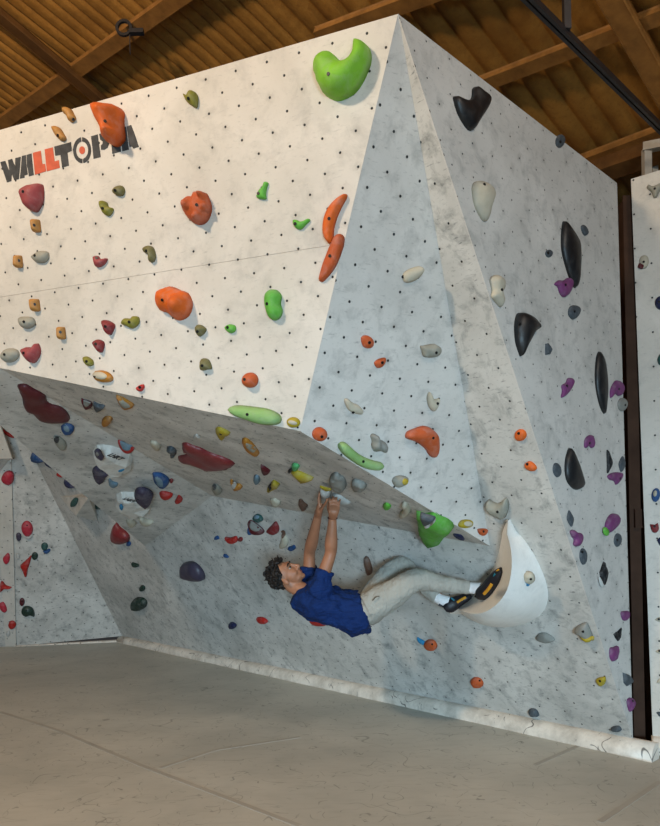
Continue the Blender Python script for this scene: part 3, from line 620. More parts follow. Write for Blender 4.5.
hold('G1', [(241,440),(244,437.8),(249,440),(255,446),(260,454),(257,455.8),(250,452.5),(244,447.5)], 'amber', .5, 'yellow-brown pointed scoop hold', None, parts=[([(246,442),(251,445),(256,451),(252,450.5),(247.5,446)], 'stone', 'chalky_strip', 'chalky grey strip', .004)])
hold('G1', [(214.5,430),(216.5,427),(222,428),(230.5,432.5),(229.5,435),(226,435.5),(224.5,439),(222,440.5),(217.5,436.5)], 'yellow', .4, 'yellow triangular hold with a bite out of it', (221,433.5))
hold('G1', [(193,437.5),(196,434),(200.5,438),(197.5,437.5),(195.5,439.3)], 'white', .5, 'tiny white chip between yellow hold and big dark red hold', None)
hold('G1', [(181,445.5),(182.5,443.6),(187,443.6),(192,446),(200,448.5),(207,452),(214,455),(220,456.8),(228,460),(235.3,465),(229,469),(220,470.3),(214,470.5),(206,472),(202.5,469.5),(197,465),(190,463.6),(184,462),(178,460),(177.5,457),(184,455.5),(187,453.5),(182,452)], 'darkred', .22, 'large dark red flat ridged hold shaped like a ragged leaf', None, gloss=True, dens=14, rough=.3)
hold('G1', [(166,447.5),(171,446.5),(176,450),(176.5,455),(172.5,457.3),(169.5,456),(173,453),(170.5,450.5)], 'slate', .6, 'small grey ring-like hold beside the ragged dark red leaf', None)
hold('G1', [(149.5,441),(153,441),(158,443),(161.5,447),(159,450.5),(154,448),(150.5,444.5)], 'cream', .5, 'chalky cream hold next to the grey ring-like one', None)
hold('G1', [(115.2,395.5),(120,396.5),(127,400),(134.8,405.5),(131,408.5),(126,409.5),(119.5,405)], 'amber', .4, 'orange-brown leaf hold with a pale middle, nearest the lower front edge', None, parts=[([(119,398.5),(125,401.5),(131,406),(125,406.5),(120.5,403.5)], 'stone', 'pale_middle', 'pale middle', .004)])
hold('G1', [(80.5,398.5),(85,400.5),(92,402.5),(92.5,407),(88,408.5),(83,405.5)], 'maroon', .5, 'dark red and grey half-disc hold touching a blue-grey one', None, parts=[([(83,400.8),(87,402),(91,404),(87,405.5),(84,403.5)], 'grey', 'grey_face', 'grey face', .004)])
hold('G1', [(93,401.5),(98,404),(105.5,406),(102,410),(97,411.5),(93.5,407)], 'slate', .5, 'blue-grey half-disc hold touching the dark red and grey one', None)
hold('G1', [(101,421),(105,416.7),(111,417),(113,420.5),(109,424.5),(104,425.5)], 'amber', .55, 'small brown and white hold on the fold of the underside', None)
hold('G1', [(229.5,480.5),(232,480),(235,483.5),(240,484.5),(243,487.5),(239,489.5),(233,488)], 'amber', .55, 'orange and white small hold below the ragged dark red leaf', None, parts=[(O(234,485,5,5), 'white', 'white_knob', 'white knob', .006)])
hold('G1', [(211,487.5),(214,484.3),(219,486.5),(222.5,490.5),(221,493.5),(215,492.5)], 'stone', .6, 'small white and slate hold on the fold below the ragged leaf', None, parts=[([(212,486.5),(215,485),(216.5,488),(213.5,489)], 'slate', 'slate_patch', 'slate patch', .004)])
hold('G1', [(291,465.5),(293,463.2),(298,464.3),(300,467),(297,470.3),(292.5,469.5)], 'mint', .6, 'small mint green hold on top of the yellow winged one', None)
hold('G1', [(290,471),(294,470),(299,471.5),(306,474.5),(314.3,478.5),(310,481.5),(304,483),(300,484),(298,479.5),(294,475.5)], 'yellow', .45, 'yellow winged hold between the mint green one and the gripped hold', None, parts=[([(287.5,471.5),(291,468.8),(292,471.5),(289,474)], 'black', 'black_end', 'black end', .006)])
hold('G1', [(328.5,478.5),(332,473.5),(337,473),(341,476),(345,479),(347,486),(344,491.5),(338,491.5),(334,487),(329.5,484)], 'grey', .6, 'big white and grey lumpy hold above the gripping hands', None, rough=.5, lumps=[(333,479,6,.4),(341,486,6,.4)], mat=None)
hold('G1', [(350.5,483),(353,479.3),(359,480.5),(366,484),(366.5,488.5),(361,491),(355,490),(352,488)], 'grey', .6, 'white and grey lumpy hold, smaller neighbour of the big lumpy one', None, rough=.5)
hold('G1', [(320,487.5),(324,488.5),(330,489.5),(331.5,493),(330,499),(326,502),(322.5,499),(320.5,493)], 'white', .8, 'white hold with a yellow edge gripped by the far hand', None, parts=[([(319.5,486.5),(325,488),(331,489.5),(329.5,491.3),(323,489.8)], 'yellow', 'yellow_edge', 'yellow edge', .01)])
hold('G1', [(331,495.5),(335,494),(341,496),(346,499.5),(351,503.3),(346,504.8),(340,505),(334,503)], 'white', .35, 'pale wedge hold gripped by the near hand', None)
hold('G1', [(382.8,504.5),(386,502.8),(391,505.5),(390.5,508.5),(386.5,509.3),(383.5,507.5)], 'green', .6, 'tiny bright green chip between the lumpy and the white forked holds', None)
hold('G1', [(401,503),(404,502),(407,503.5),(409,506),(411.5,512),(407,515),(402,516.5),(399,513.5),(402.5,510),(403,506)], 'cream', .6, 'white forked hold near the green boulder-like one', None, rough=.4)
hold('G1', [(412.5,523),(413,517.5),(420,521),(430,520.3),(438,524.5),(446,528),(452.5,534.5),(450,539),(444.5,543),(440,549),(432,552.3),(425,551.8),(419,545.5),(415,536)], 'green', .5, 'big bright green boulder-like hold hanging low under the prow', None, rough=.35, shift=.75)
hold('G1', [(419.5,513.8),(427,515.5),(435.5,518.5),(432,522.5),(427,525),(421.5,522.5)], 'slate', .55, 'dark grey half-round hold with a white rim touching the green boulder-like one', None, lift=.13, parts=[([(424,524),(430,522.8),(435,518.8),(436,519.8),(432,524),(427,526)], 'white', 'white_rim', 'white rim', .01)])
hold('G1', [(452.5,534),(457,534),(462,535.5),(465,540),(461,539),(456,537)], 'navy', .35, 'thin dark blue stick-like hold beside the green boulder-like one', None)
# ---- underside, flatter inner facet
hold('G2', [(16.7,387.5),(19.5,384.8),(27,385),(35,389.5),(42,392.5),(46.7,397),(47,401.5),(52,405),(59,406.5),(66,411),(70.2,417.5),(69,422),(58,423.2),(48,423),(38,420.3),(32,413.5),(25.5,411),(22.5,405),(21.5,398.5)], 'maroon', .25, 'huge smooth dark red flat hold like a slipper near the picture edge', None, gloss=True, dens=13)
hold('G2', [(60.5,427),(65,423.8),(72,425),(75,428.5),(72,433),(65,433.8),(61.5,431)], 'blue', .55, 'blue rounded hold right under the huge dark red slipper-like one', None, parts=[(O(66.5,428,7,3.6,15), 'paleblue', 'pale_center', 'pale centre', .003)])
hold('G2', [(52.5,437),(57,436),(61.5,438),(66.5,443),(66.5,448),(61,448.5),(55.5,444.5)], 'stone', .55, 'grey hold with a black ring below the blue rounded one', None, parts=[(O(56.5,439.5,6,5), 'black', 'black_ring', 'black ring', .003)])
hold('G2', [(117,442),(120,440),(127,443.5),(135,446.5),(133.5,450.5),(127,452),(120.5,449)], 'red', .5, 'red-rimmed pale half-disc hold above the white lettered volume', None, parts=[([(120,441.5),(127,444.5),(133,447),(127,448.8),(121.5,446.5)], 'paleblue', 'pale_face', 'pale face', .006)])
def lettering(parent, fk, text, p0, p1, hgt, lift, label, rot180=True):
    """small dark capitals lying on a volume, running from p0 to p1"""
    cu = bpy.data.curves.new('t', 'FONT'); cu.body = text; cu.size = 1; cu.extrude = .004; cu.align_x = 'CENTER'; cu.align_y = 'CENTER'; cu.resolution_u = 2
    cu.offset = .02
    tmp = bpy.data.objects.new('t', cu); me = bpy.data.meshes.new_from_object(tmp); me.name = 'lettering'
    bpy.data.objects.remove(tmp); bpy.data.curves.remove(cu)
    c = ((p0[0] + p1[0]) / 2, (p0[1] + p1[1]) / 2); pl = faces[fk].plane_at(c); n, k = pl
    a = hit(p0, (n, k + lift)); b = hit(p1, (n, k + lift)); x = b - a; L_ = np.linalg.norm(x); x = x / L_; y = np.cross(n, x)
    xs = [v.co.x for v in me.vertices]; ys = [v.co.y for v in me.vertices]
    sx = L_ / (max(xs) - min(xs)); sy = hgt / (max(ys) - min(ys)); m = (a + b) / 2
    o = link_mesh('lettering', me, M_INK, parent)
    W_ = Matrix(((x[0] * sx, y[0] * sy, n[0] * .5, m[0]), (x[1] * sx, y[1] * sy, n[1] * .5, m[1]), (x[2] * sx, y[2] * sy, n[2] * .5, m[2]), (0, 0, 0, 1)))
    bpy.context.view_layer.update()
    o.matrix_local = parent.matrix_world.inverted() @ W_
    o['label'] = label
    return o
v1 = hold('G2', [(92.5,453),(96.5,447.5),(103,446.8),(112,448),(122,451.5),(130,456),(133.5,461),(132,467.5),(125,471),(116,472.3),(108,471.5),(100,465.5),(94.5,460.5)], 'white', .5,
     'white faceted volume with black lettering and a dark purple hold on one end', None, flat=True, R=.55, rough=.15, name='climbing_volume', cat='climbing volume', mat=M_VOL, tilt=(0,0))
tag(v1, group='white lettered volumes under the prow')
v2 = hold('G2', [(114.5,503),(116,496.5),(121,493.8),(129,494),(136,494),(146,500),(151.5,505.5),(149.5,511),(142,512.5),(134,514.8),(126,513.5),(119,509)], 'white', .5,
     'white faceted volume half covered by a broad slate-purple hold', None, flat=True, R=.55, rough=.15, name='climbing_volume', cat='climbing volume', mat=M_VOL, tilt=(0,0))
tag(v2, group='white lettered volumes under the prow')
lettering(v1, 'G2', 'LHKT', (109.5,454.5), (122,459.5), .062, .165, 'black capitals under a thin line')
lettering(v2, 'G2', 'LHKT', (124,498.5), (134.5,502), .055, .165, 'black capitals partly hidden by the slate-purple hold')
hold('G2', [(94,452),(97,449),(100.5,450.5),(102.5,454.5),(104.5,458),(102,460),(98.5,459),(95.5,456.5)], 'plum', .5, 'dark purple hold screwed onto the white lettered volume', None, lift=.12, parts=[([(95.5,452),(97.5,450.5),(99.5,453),(97,454.5)], 'grey', 'worn_patch', 'worn grey patch', .003)])
hold('G2', [(116.5,469.5),(119.5,468),(125,467.5),(124,470.3),(119,471.5)], 'cyan', .5, 'flat blue hold on the lower rim of the white lettered volume', None, lift=.08)
hold('G2', [(119,506.5),(121,504.8),(123.5,507),(122.5,509.5),(120,508.8)], 'cyan', .6, 'tiny bright blue hold on the half covered white volume', None, lift=.1)
hold('G2', [(91.5,473),(93,468),(97,466),(102,467.5),(105.5,471),(110.5,472.5),(107,476.5),(104.5,481),(99.5,483.2),(94.5,480.5)], 'plum', .5, 'slate-purple round hold with a pointed corner, touching the lettered volume', (93.8,475), rough=.05)
hold('G2', [(134,493),(136.5,489),(142,488),(149,490),(153.8,494.5),(153,500.5),(149.5,506),(144,507),(138,503.5),(134,499)], 'plum', .5, 'broad slate-purple dish hold lying over a white volume', (137.8,500), lift=.1, rough=.05)
hold('G2', [(108,480),(110,478.8),(113,481.5),(118.5,483.5),(117,486.5),(112,487),(108.5,484.5)], 'paleblue', .5, 'small pale blue-white hold below the slate-purple round one', None)
hold('G2', [(125.5,521.5),(128,519.3),(132,518.8),(137,523),(134,526),(129,526.3)], 'cream', .5, 'pale leaf hold beside the edge of the underside, thicker of a pair', None)
hold('G2', [(138,518.5),(142,517.5),(148,520),(154.5,521),(150,524.5),(143,525),(139.5,522.5)], 'cream', .45, 'pale pointed leaf hold, slimmer of a pair', None)
hold('G2', [(151.8,474),(156,472.8),(163,474),(169,478.5),(170,482.5),(166,486.3),(159,486),(153.5,481.5)], 'blue', .5, 'blue bowl-like hold between the lettered volume and the red pair', None, parts=[([(154.5,477),(159,476.5),(163,480),(163,484.5),(157,483.5)], 'paleblue', 'pale_face', 'pale worn face', .004)])
hold('G2', [(169.5,479.5),(172,478.5),(173.8,480.5),(172,483),(169.8,482.5)], 'darkred', .6, 'tiny dark red hold at the tip of the blue bowl-like one', None)
hold('G2', [(158.8,493.5),(162,491.5),(168,492.3),(173.5,494.5),(170,498),(164,499),(160,497)], 'red', .5, 'bright red oval hold, first of the red pair', None)
hold('G2', [(178.5,495),(182,497),(183,500),(179.5,503),(174.5,502.8),(175.5,499.5)], 'red', .5, 'bright red triangular hold, second of the red pair', None)
# ---- overhanging back panel, far part seen past the edge of the underside
hold('E', [(32,453),(34,451.5),(39,455),(45,460.5),(42,463),(36,462.5),(32.5,458.5)], 'blue', .6, 'blue round hold peeking out from behind the edge of the underside', None)
hold('E', [(45,461),(48,462.5),(53,467.5),(50,467.5),(46.5,464.5)], 'navy', .6, 'thin dark hold next to the blue one behind the underside edge', None)
hold('E', [(57,472.5),(60,473),(64,477),(61,477.5),(58,475.5)], 'red', .6, 'small red hold behind the underside edge', None)
hold('E', [(64.5,479),(67,478.5),(72,484),(75.5,487.5),(71,488.3),(66.5,484.5)], 'navy', .6, 'dark purple hold behind the underside edge, nearest the pyramid volume', None)
hold('E', [(92.5,502.5),(96,503),(102,508.8),(98,509),(94,507)], 'dgreen', .6, 'dark teal hold behind the underside edge, beyond the pyramid volume', None)
# pyramid volume
vb = [hit(p, E) for p in ((60,496.5),(94,492),(98,521.5))]
va = hit((76,516), (E[0], E[1] + .26))
bm = bmesh.new(); vv = [bm.verts.new(tuple(q)) for q in vb]; ap = bm.verts.new(tuple(va)); ax = bm.verts.new(tuple(hit((88.5,497.5), (E[0], E[1] + .26))))
for f in ((0, 3, 4), (0, 4, 1), (1, 4, 2), (2, 4, 3), (2, 3, 0), (0, 1, 2)):
    allv = vv + [ap, ax]
    bm.faces.new([allv[i] for i in f])
bmesh.ops.recalc_face_normals(bm, faces=bm.faces)
cv = Vector(vb[0] + vb[1] + vb[2]) / 3; bmesh.ops.translate(bm, verts=bm.verts, vec=-cv)
o = from_bm('climbing_volume', bm, M_VOL); o.location = cv
tag(o, 'plain pyramid-like volume in the shaded far corner with a small green hold on it', 'climbing volume')
hold('E', [(70.5,503),(72,499.5),(75,497.5),(77.5,499),(77,504),(74,507),(71,506.8)], 'teal', .5, 'small green hold screwed onto the plain pyramid-like volume', None, lift=.2)
hold('E', [(86.5,506),(89.5,504),(92,507),(90.5,511.5),(87.5,511)], 'slate', .5, 'small dark hold on the shadowed face of the plain pyramid-like volume', None, lift=.08)
# ---- far side panel
hold('H', [(21,526),(24,521.5),(28.5,521),(32.5,525.5),(33,532),(30,536.5),(25,536),(21.5,531.5)], 'pink', .5, 'pinkish red oval hold with a white lower rim on the far side panel', (27,525.5), parts=[([(23,534.5),(28,536.8),(32,534),(31,538.3),(27.5,539.3),(24,537.5)], 'white', 'white_rim', 'white lower rim', .012)])
hold('H', [(16,534),(19,532.5),(21.5,535),(21,540),(18.5,541.3),(16.3,539)], 'plum', .5, 'small grey-purple hold beside the pinkish red oval one', None)
hold('H', O(44.5,546.5,7.5,8), 'teal', .6, 'small grey-green ball on the far side panel with a blue hold under it', None)
hold('H', [(43,550),(46,549.8),(50,548.8),(50.5,551),(47,553.8),(43.5,552.5)], 'blue', .6, 'tiny bright blue hold under the grey-green ball', None)
hold('H', O(34.8,556,7,8), 'dgreen', .6, 'small dark green ball at the tip of the red fin-like hold', None)
hold('H', [(32.2,553.8),(30.5,562),(28,570),(26.8,577),(24.5,577.3),(22,571),(19.8,566),(23.5,562),(28,558)], 'red', .45, 'red fin-like hold with a long pointed tip', None)
hold('H', [(16,554.5),(18,553.3),(20,555.5),(19,558.8),(16.5,558.5)], 'white', .6, 'tiny white hold where the pillar meets the far side panel', None, rough=.5)
hold('H', O(22,602,5.8,8.5), 'maroon', .55, 'small dark red ring hold above the dark green bean-like one', (22,601))
hold('H', [(20.8,611),(23,607),(28,606),(33,608.5),(35,614),(34.3,617.3),(31,615.5),(26,617),(21.5,614.5)], 'dgreen', .5, 'dark green bean-like hold low on the far side panel', (26.5,610.5), gloss=True)
hold('H', [(2.5,429),(6,431),(12,434.5),(14.5,438.5),(9,437),(4,433.5)], 'red', .5, 'flat red hold high on the far side panel, cut by the underside edge', None)
# ---- far pillar
hold('J', [(1.5,476),(5,471.5),(10,470.5),(13.5,474),(13.3,481),(10,485.5),(4.5,484.5),(1,480.5)], 'pink', .55, 'large pinkish red round hold on the far pillar, just below the notch', None)
hold('J', [(-3,446),(0,445),(1.8,449),(0,453.5),(-3,453)], 'green', .5, 'green hold on the far pillar above the notch, cut by the picture edge', None)
hold('J', [(2.5,558.5),(5,555),(8,552.8),(10,556),(9.5,561.5),(7,564.5),(4,563)], 'pink', .5, 'pink wedge hold half way up the far pillar', None)
hold('J', [(.5,582),(3,581.8),(6,585.5),(12,587.5),(9.5,588.7),(4.5,589.2),(0,592.5)], 'red', .5, 'orange-red three-pointed hold on the far pillar', None)
hold('J', [(-1,603.5),(3,601.8),(6,606),(7,611),(4.5,612.8),(0,609)], 'pink', .5, 'crimson wedge hold on the far pillar between two orange-red holds', None)
hold('J', O(12,625,8,9), 'red', .55, 'orange-red ball near the foot of the far pillar', None)
hold('J', [(6,632),(9,630.5),(10.5,634),(8.5,637),(6.3,635.5)], 'white', .5, 'tiny pale hold under the orange-red ball at the foot of the pillar', None)
# ---- cream side panel beyond the gap
hold('N', [(646.5,188),(648,184.3),(652,186),(657,184.5),(662,182),(664,187),(659.5,192),(657,197.5),(653.5,198),(651.5,193)], 'stone', .55, 'beige three-armed hold at the top of the cream side panel', (654.7,188.8))
hold('N', [(639,260),(641,256),(645,254.6),(648.5,257),(649,263),(646.5,268),(642,269),(639.5,266)], 'cream', .5, 'cream disc hold with a dark red smear on the side panel', (643.7,262), parts=[([(638,267),(639.5,262.5),(641.5,264),(644,266),(642,268.8)], 'maroon', 'dark_red_smear', 'dark red smear', .004)])
hold('N', [(654.5,302),(656.5,297.5),(661,295.5),(665,299),(665,306),(660,310),(656,307.5)], 'navy', .5, 'dark blue round hold on the side panel', (659,302))
hold('N', [(657,360),(658.5,355.5),(662,352),(666,356),(665,365),(659,365)], 'teal', .5, 'dark teal hold on the side panel, cut by the picture edge', None)
hold('N', O(655.8,495,9.5,15,8), 'blue', .5, 'blue and cream swirled hold on the side panel', None, parts=[(O(655,493.5,4,6.5,10), 'cream', 'cream_swirl', 'cream swirl', .006)])
hold('N', [(649.5,524.5),(651.5,524),(655,524.3),(658,522.8),(659.2,529),(656.5,533),(652,532)], 'darkred', .5, 'brick red hold with two ears on the side panel', (654.5,526.5))
hold('N', [(656.5,540),(659.5,537.3),(664,539),(663,546),(659.5,545.5)], 'navy', .5, 'dark blue squarish hold below the brick red one', None, flat=True)
hold('N', ('leaf',659.5,619.5,6.5,9.5,90), 'cream', .5, 'cream eye-shaped hold, highest of three on the side panel', (658.8,619.2))
hold('N', ('leaf',660,651.5,6.5,9.5,90), 'cream', .5, 'cream eye-shaped hold, middle of three on the side panel', (659.5,651))
hold('N', ('leaf',660,681,6.5,8.5,60), 'cream', .5, 'cream eye-shaped hold, lowest of three on the side panel', None)
hold('N', [(656,712.5),(659,711.5),(663,713),(663,717),(659,716.5),(657.5,714.5)], 'slate', .5, 'small dark hold at the foot of the side panel', None)

# ------------------------------------------------------------------ half-bowl volume
def pt(p, h): return hit(p, (E[0], E[1] + h))
outer = catmull([(503,523),(517,531),(530,546),(541,566),(548,585),(549,600),(544,612),(534,620),(519,625.5),(500,627.5),(482,622.5),(466,614.5),(452,605.5)], 3)[:37]
ridge = catmull([(503,523.5),(507,534),(510.5,547),(511.8,563),(510,580),(505,594),(497,604),(488,610.5),(479,613.5),(471,613.5),(464,611.5),(458,608.5),(452.3,605.7)], 3)[:37]
inner = catmull([(502.7,523.5),(501.5,532),(499.5,543),(497,554),(493.5,564),(489,573),(484.5,581),(479.5,588),(474,594),(468.5,598.5),(463,602),(457.5,604.5),(452,605.5)], 3)[:37]
# keep the last anchor, drop what the closed spline adds behind it
n_ = 37; bm = bmesh.new(); uvl = bm.loops.layers.uv.new('UVMap'); rows = []
for i in range(n_):
    t = i / (n_ - 1); hh = .30 * math.sin(math.pi * min(1, max(0, t))) ** .7
    O_ = pt(outer[i], -.01); R_ = pt(ridge[i], hh); I_ = pt(inner[i], -.01)
    row = []
    for k in range(9):
        s = k / 8; b_ = O_ * (1 - s) + R_ * s + E[0] * (math.sin(math.pi * s) * .16 * hh); row.append(bm.verts.new(tuple(b_)))
    for k in range(1, 6):
        s = k / 5; b_ = R_ * (1 - s) + I_ * s - E[0] * (math.sin(math.pi * s) * .12 * hh); row.append(bm.verts.new(tuple(b_)))
    rows.append(row)
for i in range(n_ - 1):
    for k in range(13):
        f = bm.faces.new((rows[i][k], rows[i + 1][k], rows[i + 1][k + 1], rows[i][k + 1])); f.smooth = True
    f = bm.faces.new((rows[i][13], rows[i + 1][13], rows[i + 1][0], rows[i][0]))
bmesh.ops.remove_doubles(bm, verts=bm.verts, dist=.0005)
bmesh.ops.recalc_face_normals(bm, faces=bm.faces)
for e in bm.edges:
    if len(e.link_faces) == 2 and e.calc_face_angle() > rad(50): e.smooth = False
cv = Vector(pt((510,590), 0)); bmesh.ops.translate(bm, verts=bm.verts, vec=-cv)
o = from_bm('climbing_volume', bm, M_BOWL); o.location = cv
tag(o, 'big white crescent half-bowl volume on which the climber stands', 'climbing volume')
for q, c_ in (((522,561),1),((526,613),1),((497,618),1),((535,596),1),((508,612.5),1)):
    pass
hold('E', [(523,574),(526.5,571.8),(531,572.5),(534,576),(534.5,581),(531.5,584.5),(527,583.5),(523.5,579)], 'cream', .6, 'small cream round hold with a blue base on the half-bowl volume', (530.5,579.5), lift=.15,
     parts=[([(521.5,578),(524,577.5),(527,581),(530,583.5),(529,585.3),(523.5,584),(521.2,581)], 'cyan', 'blue_base', 'bright blue base', .006)])

# ------------------------------------------------------------------ painted lettering on the front
logo = empty('wall_lettering', tuple(hit((70,155), A)))
tag(logo, 'black and red stencilled name WALLTOPIA painted on the bright front', 'lettering')
def z1(l): return [(x / 13.2, 140 + y / 13.2) for x, y in l]
def z2(l): return [(45 + x / 13.2, 130 + y / 13.2) for x, y in l]
def z3(l): return [(90 + x / 12.7, 100 + y / 12.7) for x, y in l]
def letter(polys, mat, name='letter'):
    bm = bmesh.new(); n = A[0]
    for pl_ in polys:
        w = [hit(q, A) - np.array(logo.location) for q in pl_]
        a = [bm.verts.new(tuple(q + n * .0022)) for q in w]; b = [bm.verts.new(tuple(q - n * .001)) for q in w]
        bm.faces.new(a)
        for i in range(len(a)): bm.faces.new((a[i], b[i], b[(i + 1) % len(a)], a[(i + 1) % len(a)]))
    bmesh.ops.recalc_face_normals(bm, faces=bm.faces)
    bmesh.ops.triangulate(bm, faces=[f for f in bm.faces if len(f.verts) > 4])
    return from_bm(name, bm, mat, logo)
letter([z1([(5,292),(72,278),(95,340),(128,415),(118,340),(108,265),(162,250),(180,300),(205,345),(203,300),(205,240),(275,222),(268,330),(250,517),(190,530),(158,450),(152,542),(95,560)])], M_INK)
letter([z1([(292,212),(345,200),(347,300),(353,350),(362,400),(368,455),(325,470),(325,497),(265,512),(276,400)]), z1([(354,197),(418,180),(432,320),(447,462),(385,480),(378,440),(372,390),(358,345)])], M_INK)
letter([[(33,153),(40.9,150.8),(42.6,164.2),(45.3,163.9),(46.2,171.4),(35.2,174.8)]], M_REDINK)
letter([[(44.8,149.5),(53,147.4),(54.8,161.4),(59,160.3),(60,167.9),(47.0,171.4)]], M_REDINK)
letter([z2([(125,220),(345,160),(355,275),(298,300),(318,470),(228,497),(208,330),(138,340)])], M_INK)
def ring(t0, t1):
    o_, i_ = [], []
    for k in range(15):
        t = rad(t0 + (t1 - t0) * k / 14); o_.append((492 + 118 * math.cos(t), 268 + 171 * math.sin(t))); i_.append((492 + 80 * math.cos(t), 268 + 113 * math.sin(t)))
    return z2(o_ + i_[::-1])
ol = letter([ring(-90, -30), ring(-30, 30), ring(30, 82)] + [ring(88, 150), ring(150, 210), ring(210, 263)], M_INK)
bmd = letter([z2([(492 + 38 * math.cos(t), 268 + 52 * math.sin(t)) for t in np.linspace(0, 2 * math.pi, 16, endpoint=False)])], M_REDINK, 'centre_dot'); bmd['label'] = 'red dot in the middle of the O'
letter([z3([(15,462),(100,437),(118,580),(138,725),(48,748),(35,620)]), z3([(118,432),(200,410),(245,450),(250,540),(225,605),(185,632),(143,632),(140,578),(162,560),(165,530),(132,505)])], M_INK)
letter([z3([(262,400),(375,365),(385,500),(395,655),(285,685)])], M_INK)
letter([z3([(385,360),(460,335),(475,470),(495,630),(412,652)]), z3([(470,335),(525,318),(575,450),(622,595),(550,618),(535,590),(505,600),(490,500)])], M_INK)
# ------------------------------------------------------------------ floor and padded edge
def floor_material():
    m, N, L, b = new_mat('grey_mat_vinyl', .55, .35)
    tc = N.new('ShaderNodeTexCoord'); obj = tc.outputs['Object']
    c = nmix(N, L, nramp(N, L, nnoise(N, L, obj, .8, 4, .6, .3), (.35, .68, 0, 1)), lin((190, 189, 180)), lin((166, 167, 160)))
    st = nnoise(N, L, nmapping(N, L, obj, (1.2, 5, 1), (0, 0, .25)), 4, 5, .65, .6)
    c = nmix(N, L, nramp(N, L, st, (.5, .75, 0, .25)), c, lin((140, 140, 132)))
    for sc, w, cv, sd, al in ((3.5, .006, .56, 1, .4), (6, .009, .57, 2, .35), (2.2, .0035, .55, 3, .4), (4.5, .007, .58, 4, .4), (9, .014, .61, 5, .45)):
        c = nmix(N, L, nmath(N, L, 'MULTIPLY', scratches(N, L, obj, sc, w, cv, sd), al), c, lin((70, 72, 70)))
    L.new(c, b.inputs['Base Color'])
    nbump(N, L, b, nnoise(N, L, obj, 1.1, 3, .5), .25, .03)
    return m
M_FLOOR = floor_material()
bm = bmesh.new(); uvl = None
box_bm(bm, (0, 4.5, -.15), (16, 19, .3))
o = from_bm('floor', bm, M_FLOOR); tag(o, kind='structure')
# raised welded seams of the mat cover
M_SEAM = flat_mat('mat_seam_vinyl', (168, 166, 158), .6, .2, 0, 3, .15)
def seam(pts, w):
    bm = bmesh.new(); q = [atz(p, 0) for p in pts]
    for a, b in zip(q, q[1:]):
        beam(bm, a, b, w, .004)
    return bm
bmS = bmesh.new()
for k, l in enumerate(([(0,712),(60,731),(140,765),(300,826)], [(160,768),(215,750),(300,737)], [(535,765),(585,743)], [(600,822),(660,782)])):
    for a, b in zip(l, l[1:]): beam(bmS, atz(a, 0), atz(b, 0), .035, .003)
o = from_bm('trim_1', bmS, M_SEAM); tag(o, kind='structure')

def edge_material():
    m, N, L, b = new_mat('white_padded_vinyl', .45, .4)
    tc = N.new('ShaderNodeTexCoord'); obj = tc.outputs['Object']
    c = nmix(N, L, nramp(N, L, nnoise(N, L, obj, 5, 5, .7), (.4, .7, 0, 1)), lin((222, 214, 202)), lin((176, 168, 156)))
    st = nnoise(N, L, nmapping(N, L, obj, (7, 7, 1.6), (0, 0, 0)), 2.2, 3, .7, .8)
    c = nmix(N, L, nramp(N, L, st, (.63, .70, 0, .75)), c, lin((40, 38, 38)))
    c = nmix(N, L, nmath(N, L, 'MULTIPLY', scratches(N, L, obj, 5, .010, .53, 2), .8), c, lin((34, 32, 32)))
    L.new(c, b.inputs['Base Color']); return m
M_EDGE = edge_material()
def strip(p0, p1, z0, z1, name, h=.10, dep=.09):
    bm = bmesh.new(); p0 = Vector((p0[0], p0[1], 0)); p1 = Vector((p1[0], p1[1], 0)); d = (p1 - p0).normalized(); nrm = Vector((d.y, -d.x, 0))
    if (Vector((0, 0, 0)) - p0).dot(nrm) < 0: nrm = -nrm
    prof = [(-.02, 0)] + [(dep * math.sin(a) * 1.0, h * math.cos(a) ** .8) for a in np.linspace(0, math.pi / 2 - .05, 8)] + [(dep, 0)]
    prof.insert(1, (-.02, h))
    rings = []
    n = 24
    for i in range(n + 1):
        t = i / n; c = p0.lerp(p1, t); hz = (z0 + (z1 - z0) * t) / h
        w = 1 + .03 * math.sin(i * 2.1)
        rings.append([bm.verts.new(c + nrm * x * w + Vector((0, 0, z * hz))) for x, z in prof])
    for a, b in zip(rings, rings[1:]):
        for i in range(len(prof)):
            j = (i + 1) % len(prof); f = bm.faces.new((a[i], b[i], b[j], a[j])); f.smooth = 2 <= i <= 8
    bm.faces.new(rings[0][::-1]); bm.faces.new(rings[-1])
    bmesh.ops.recalc_face_normals(bm, faces=bm.faces)
    o = from_bm(name, bm, M_EDGE); tag(o, kind='structure'); return o
dK = (K - L0); K2 = K + dK / np.linalg.norm(dK) * .16
strip(L0, K2, .085, .105, 'baseboard_back')
strip(n0 + [-.01, 0, 0], n3, .10, .10, 'baseboard_right', dep=.09)
strip(Hb, L0, .012, .03, 'baseboard_left', dep=.05)

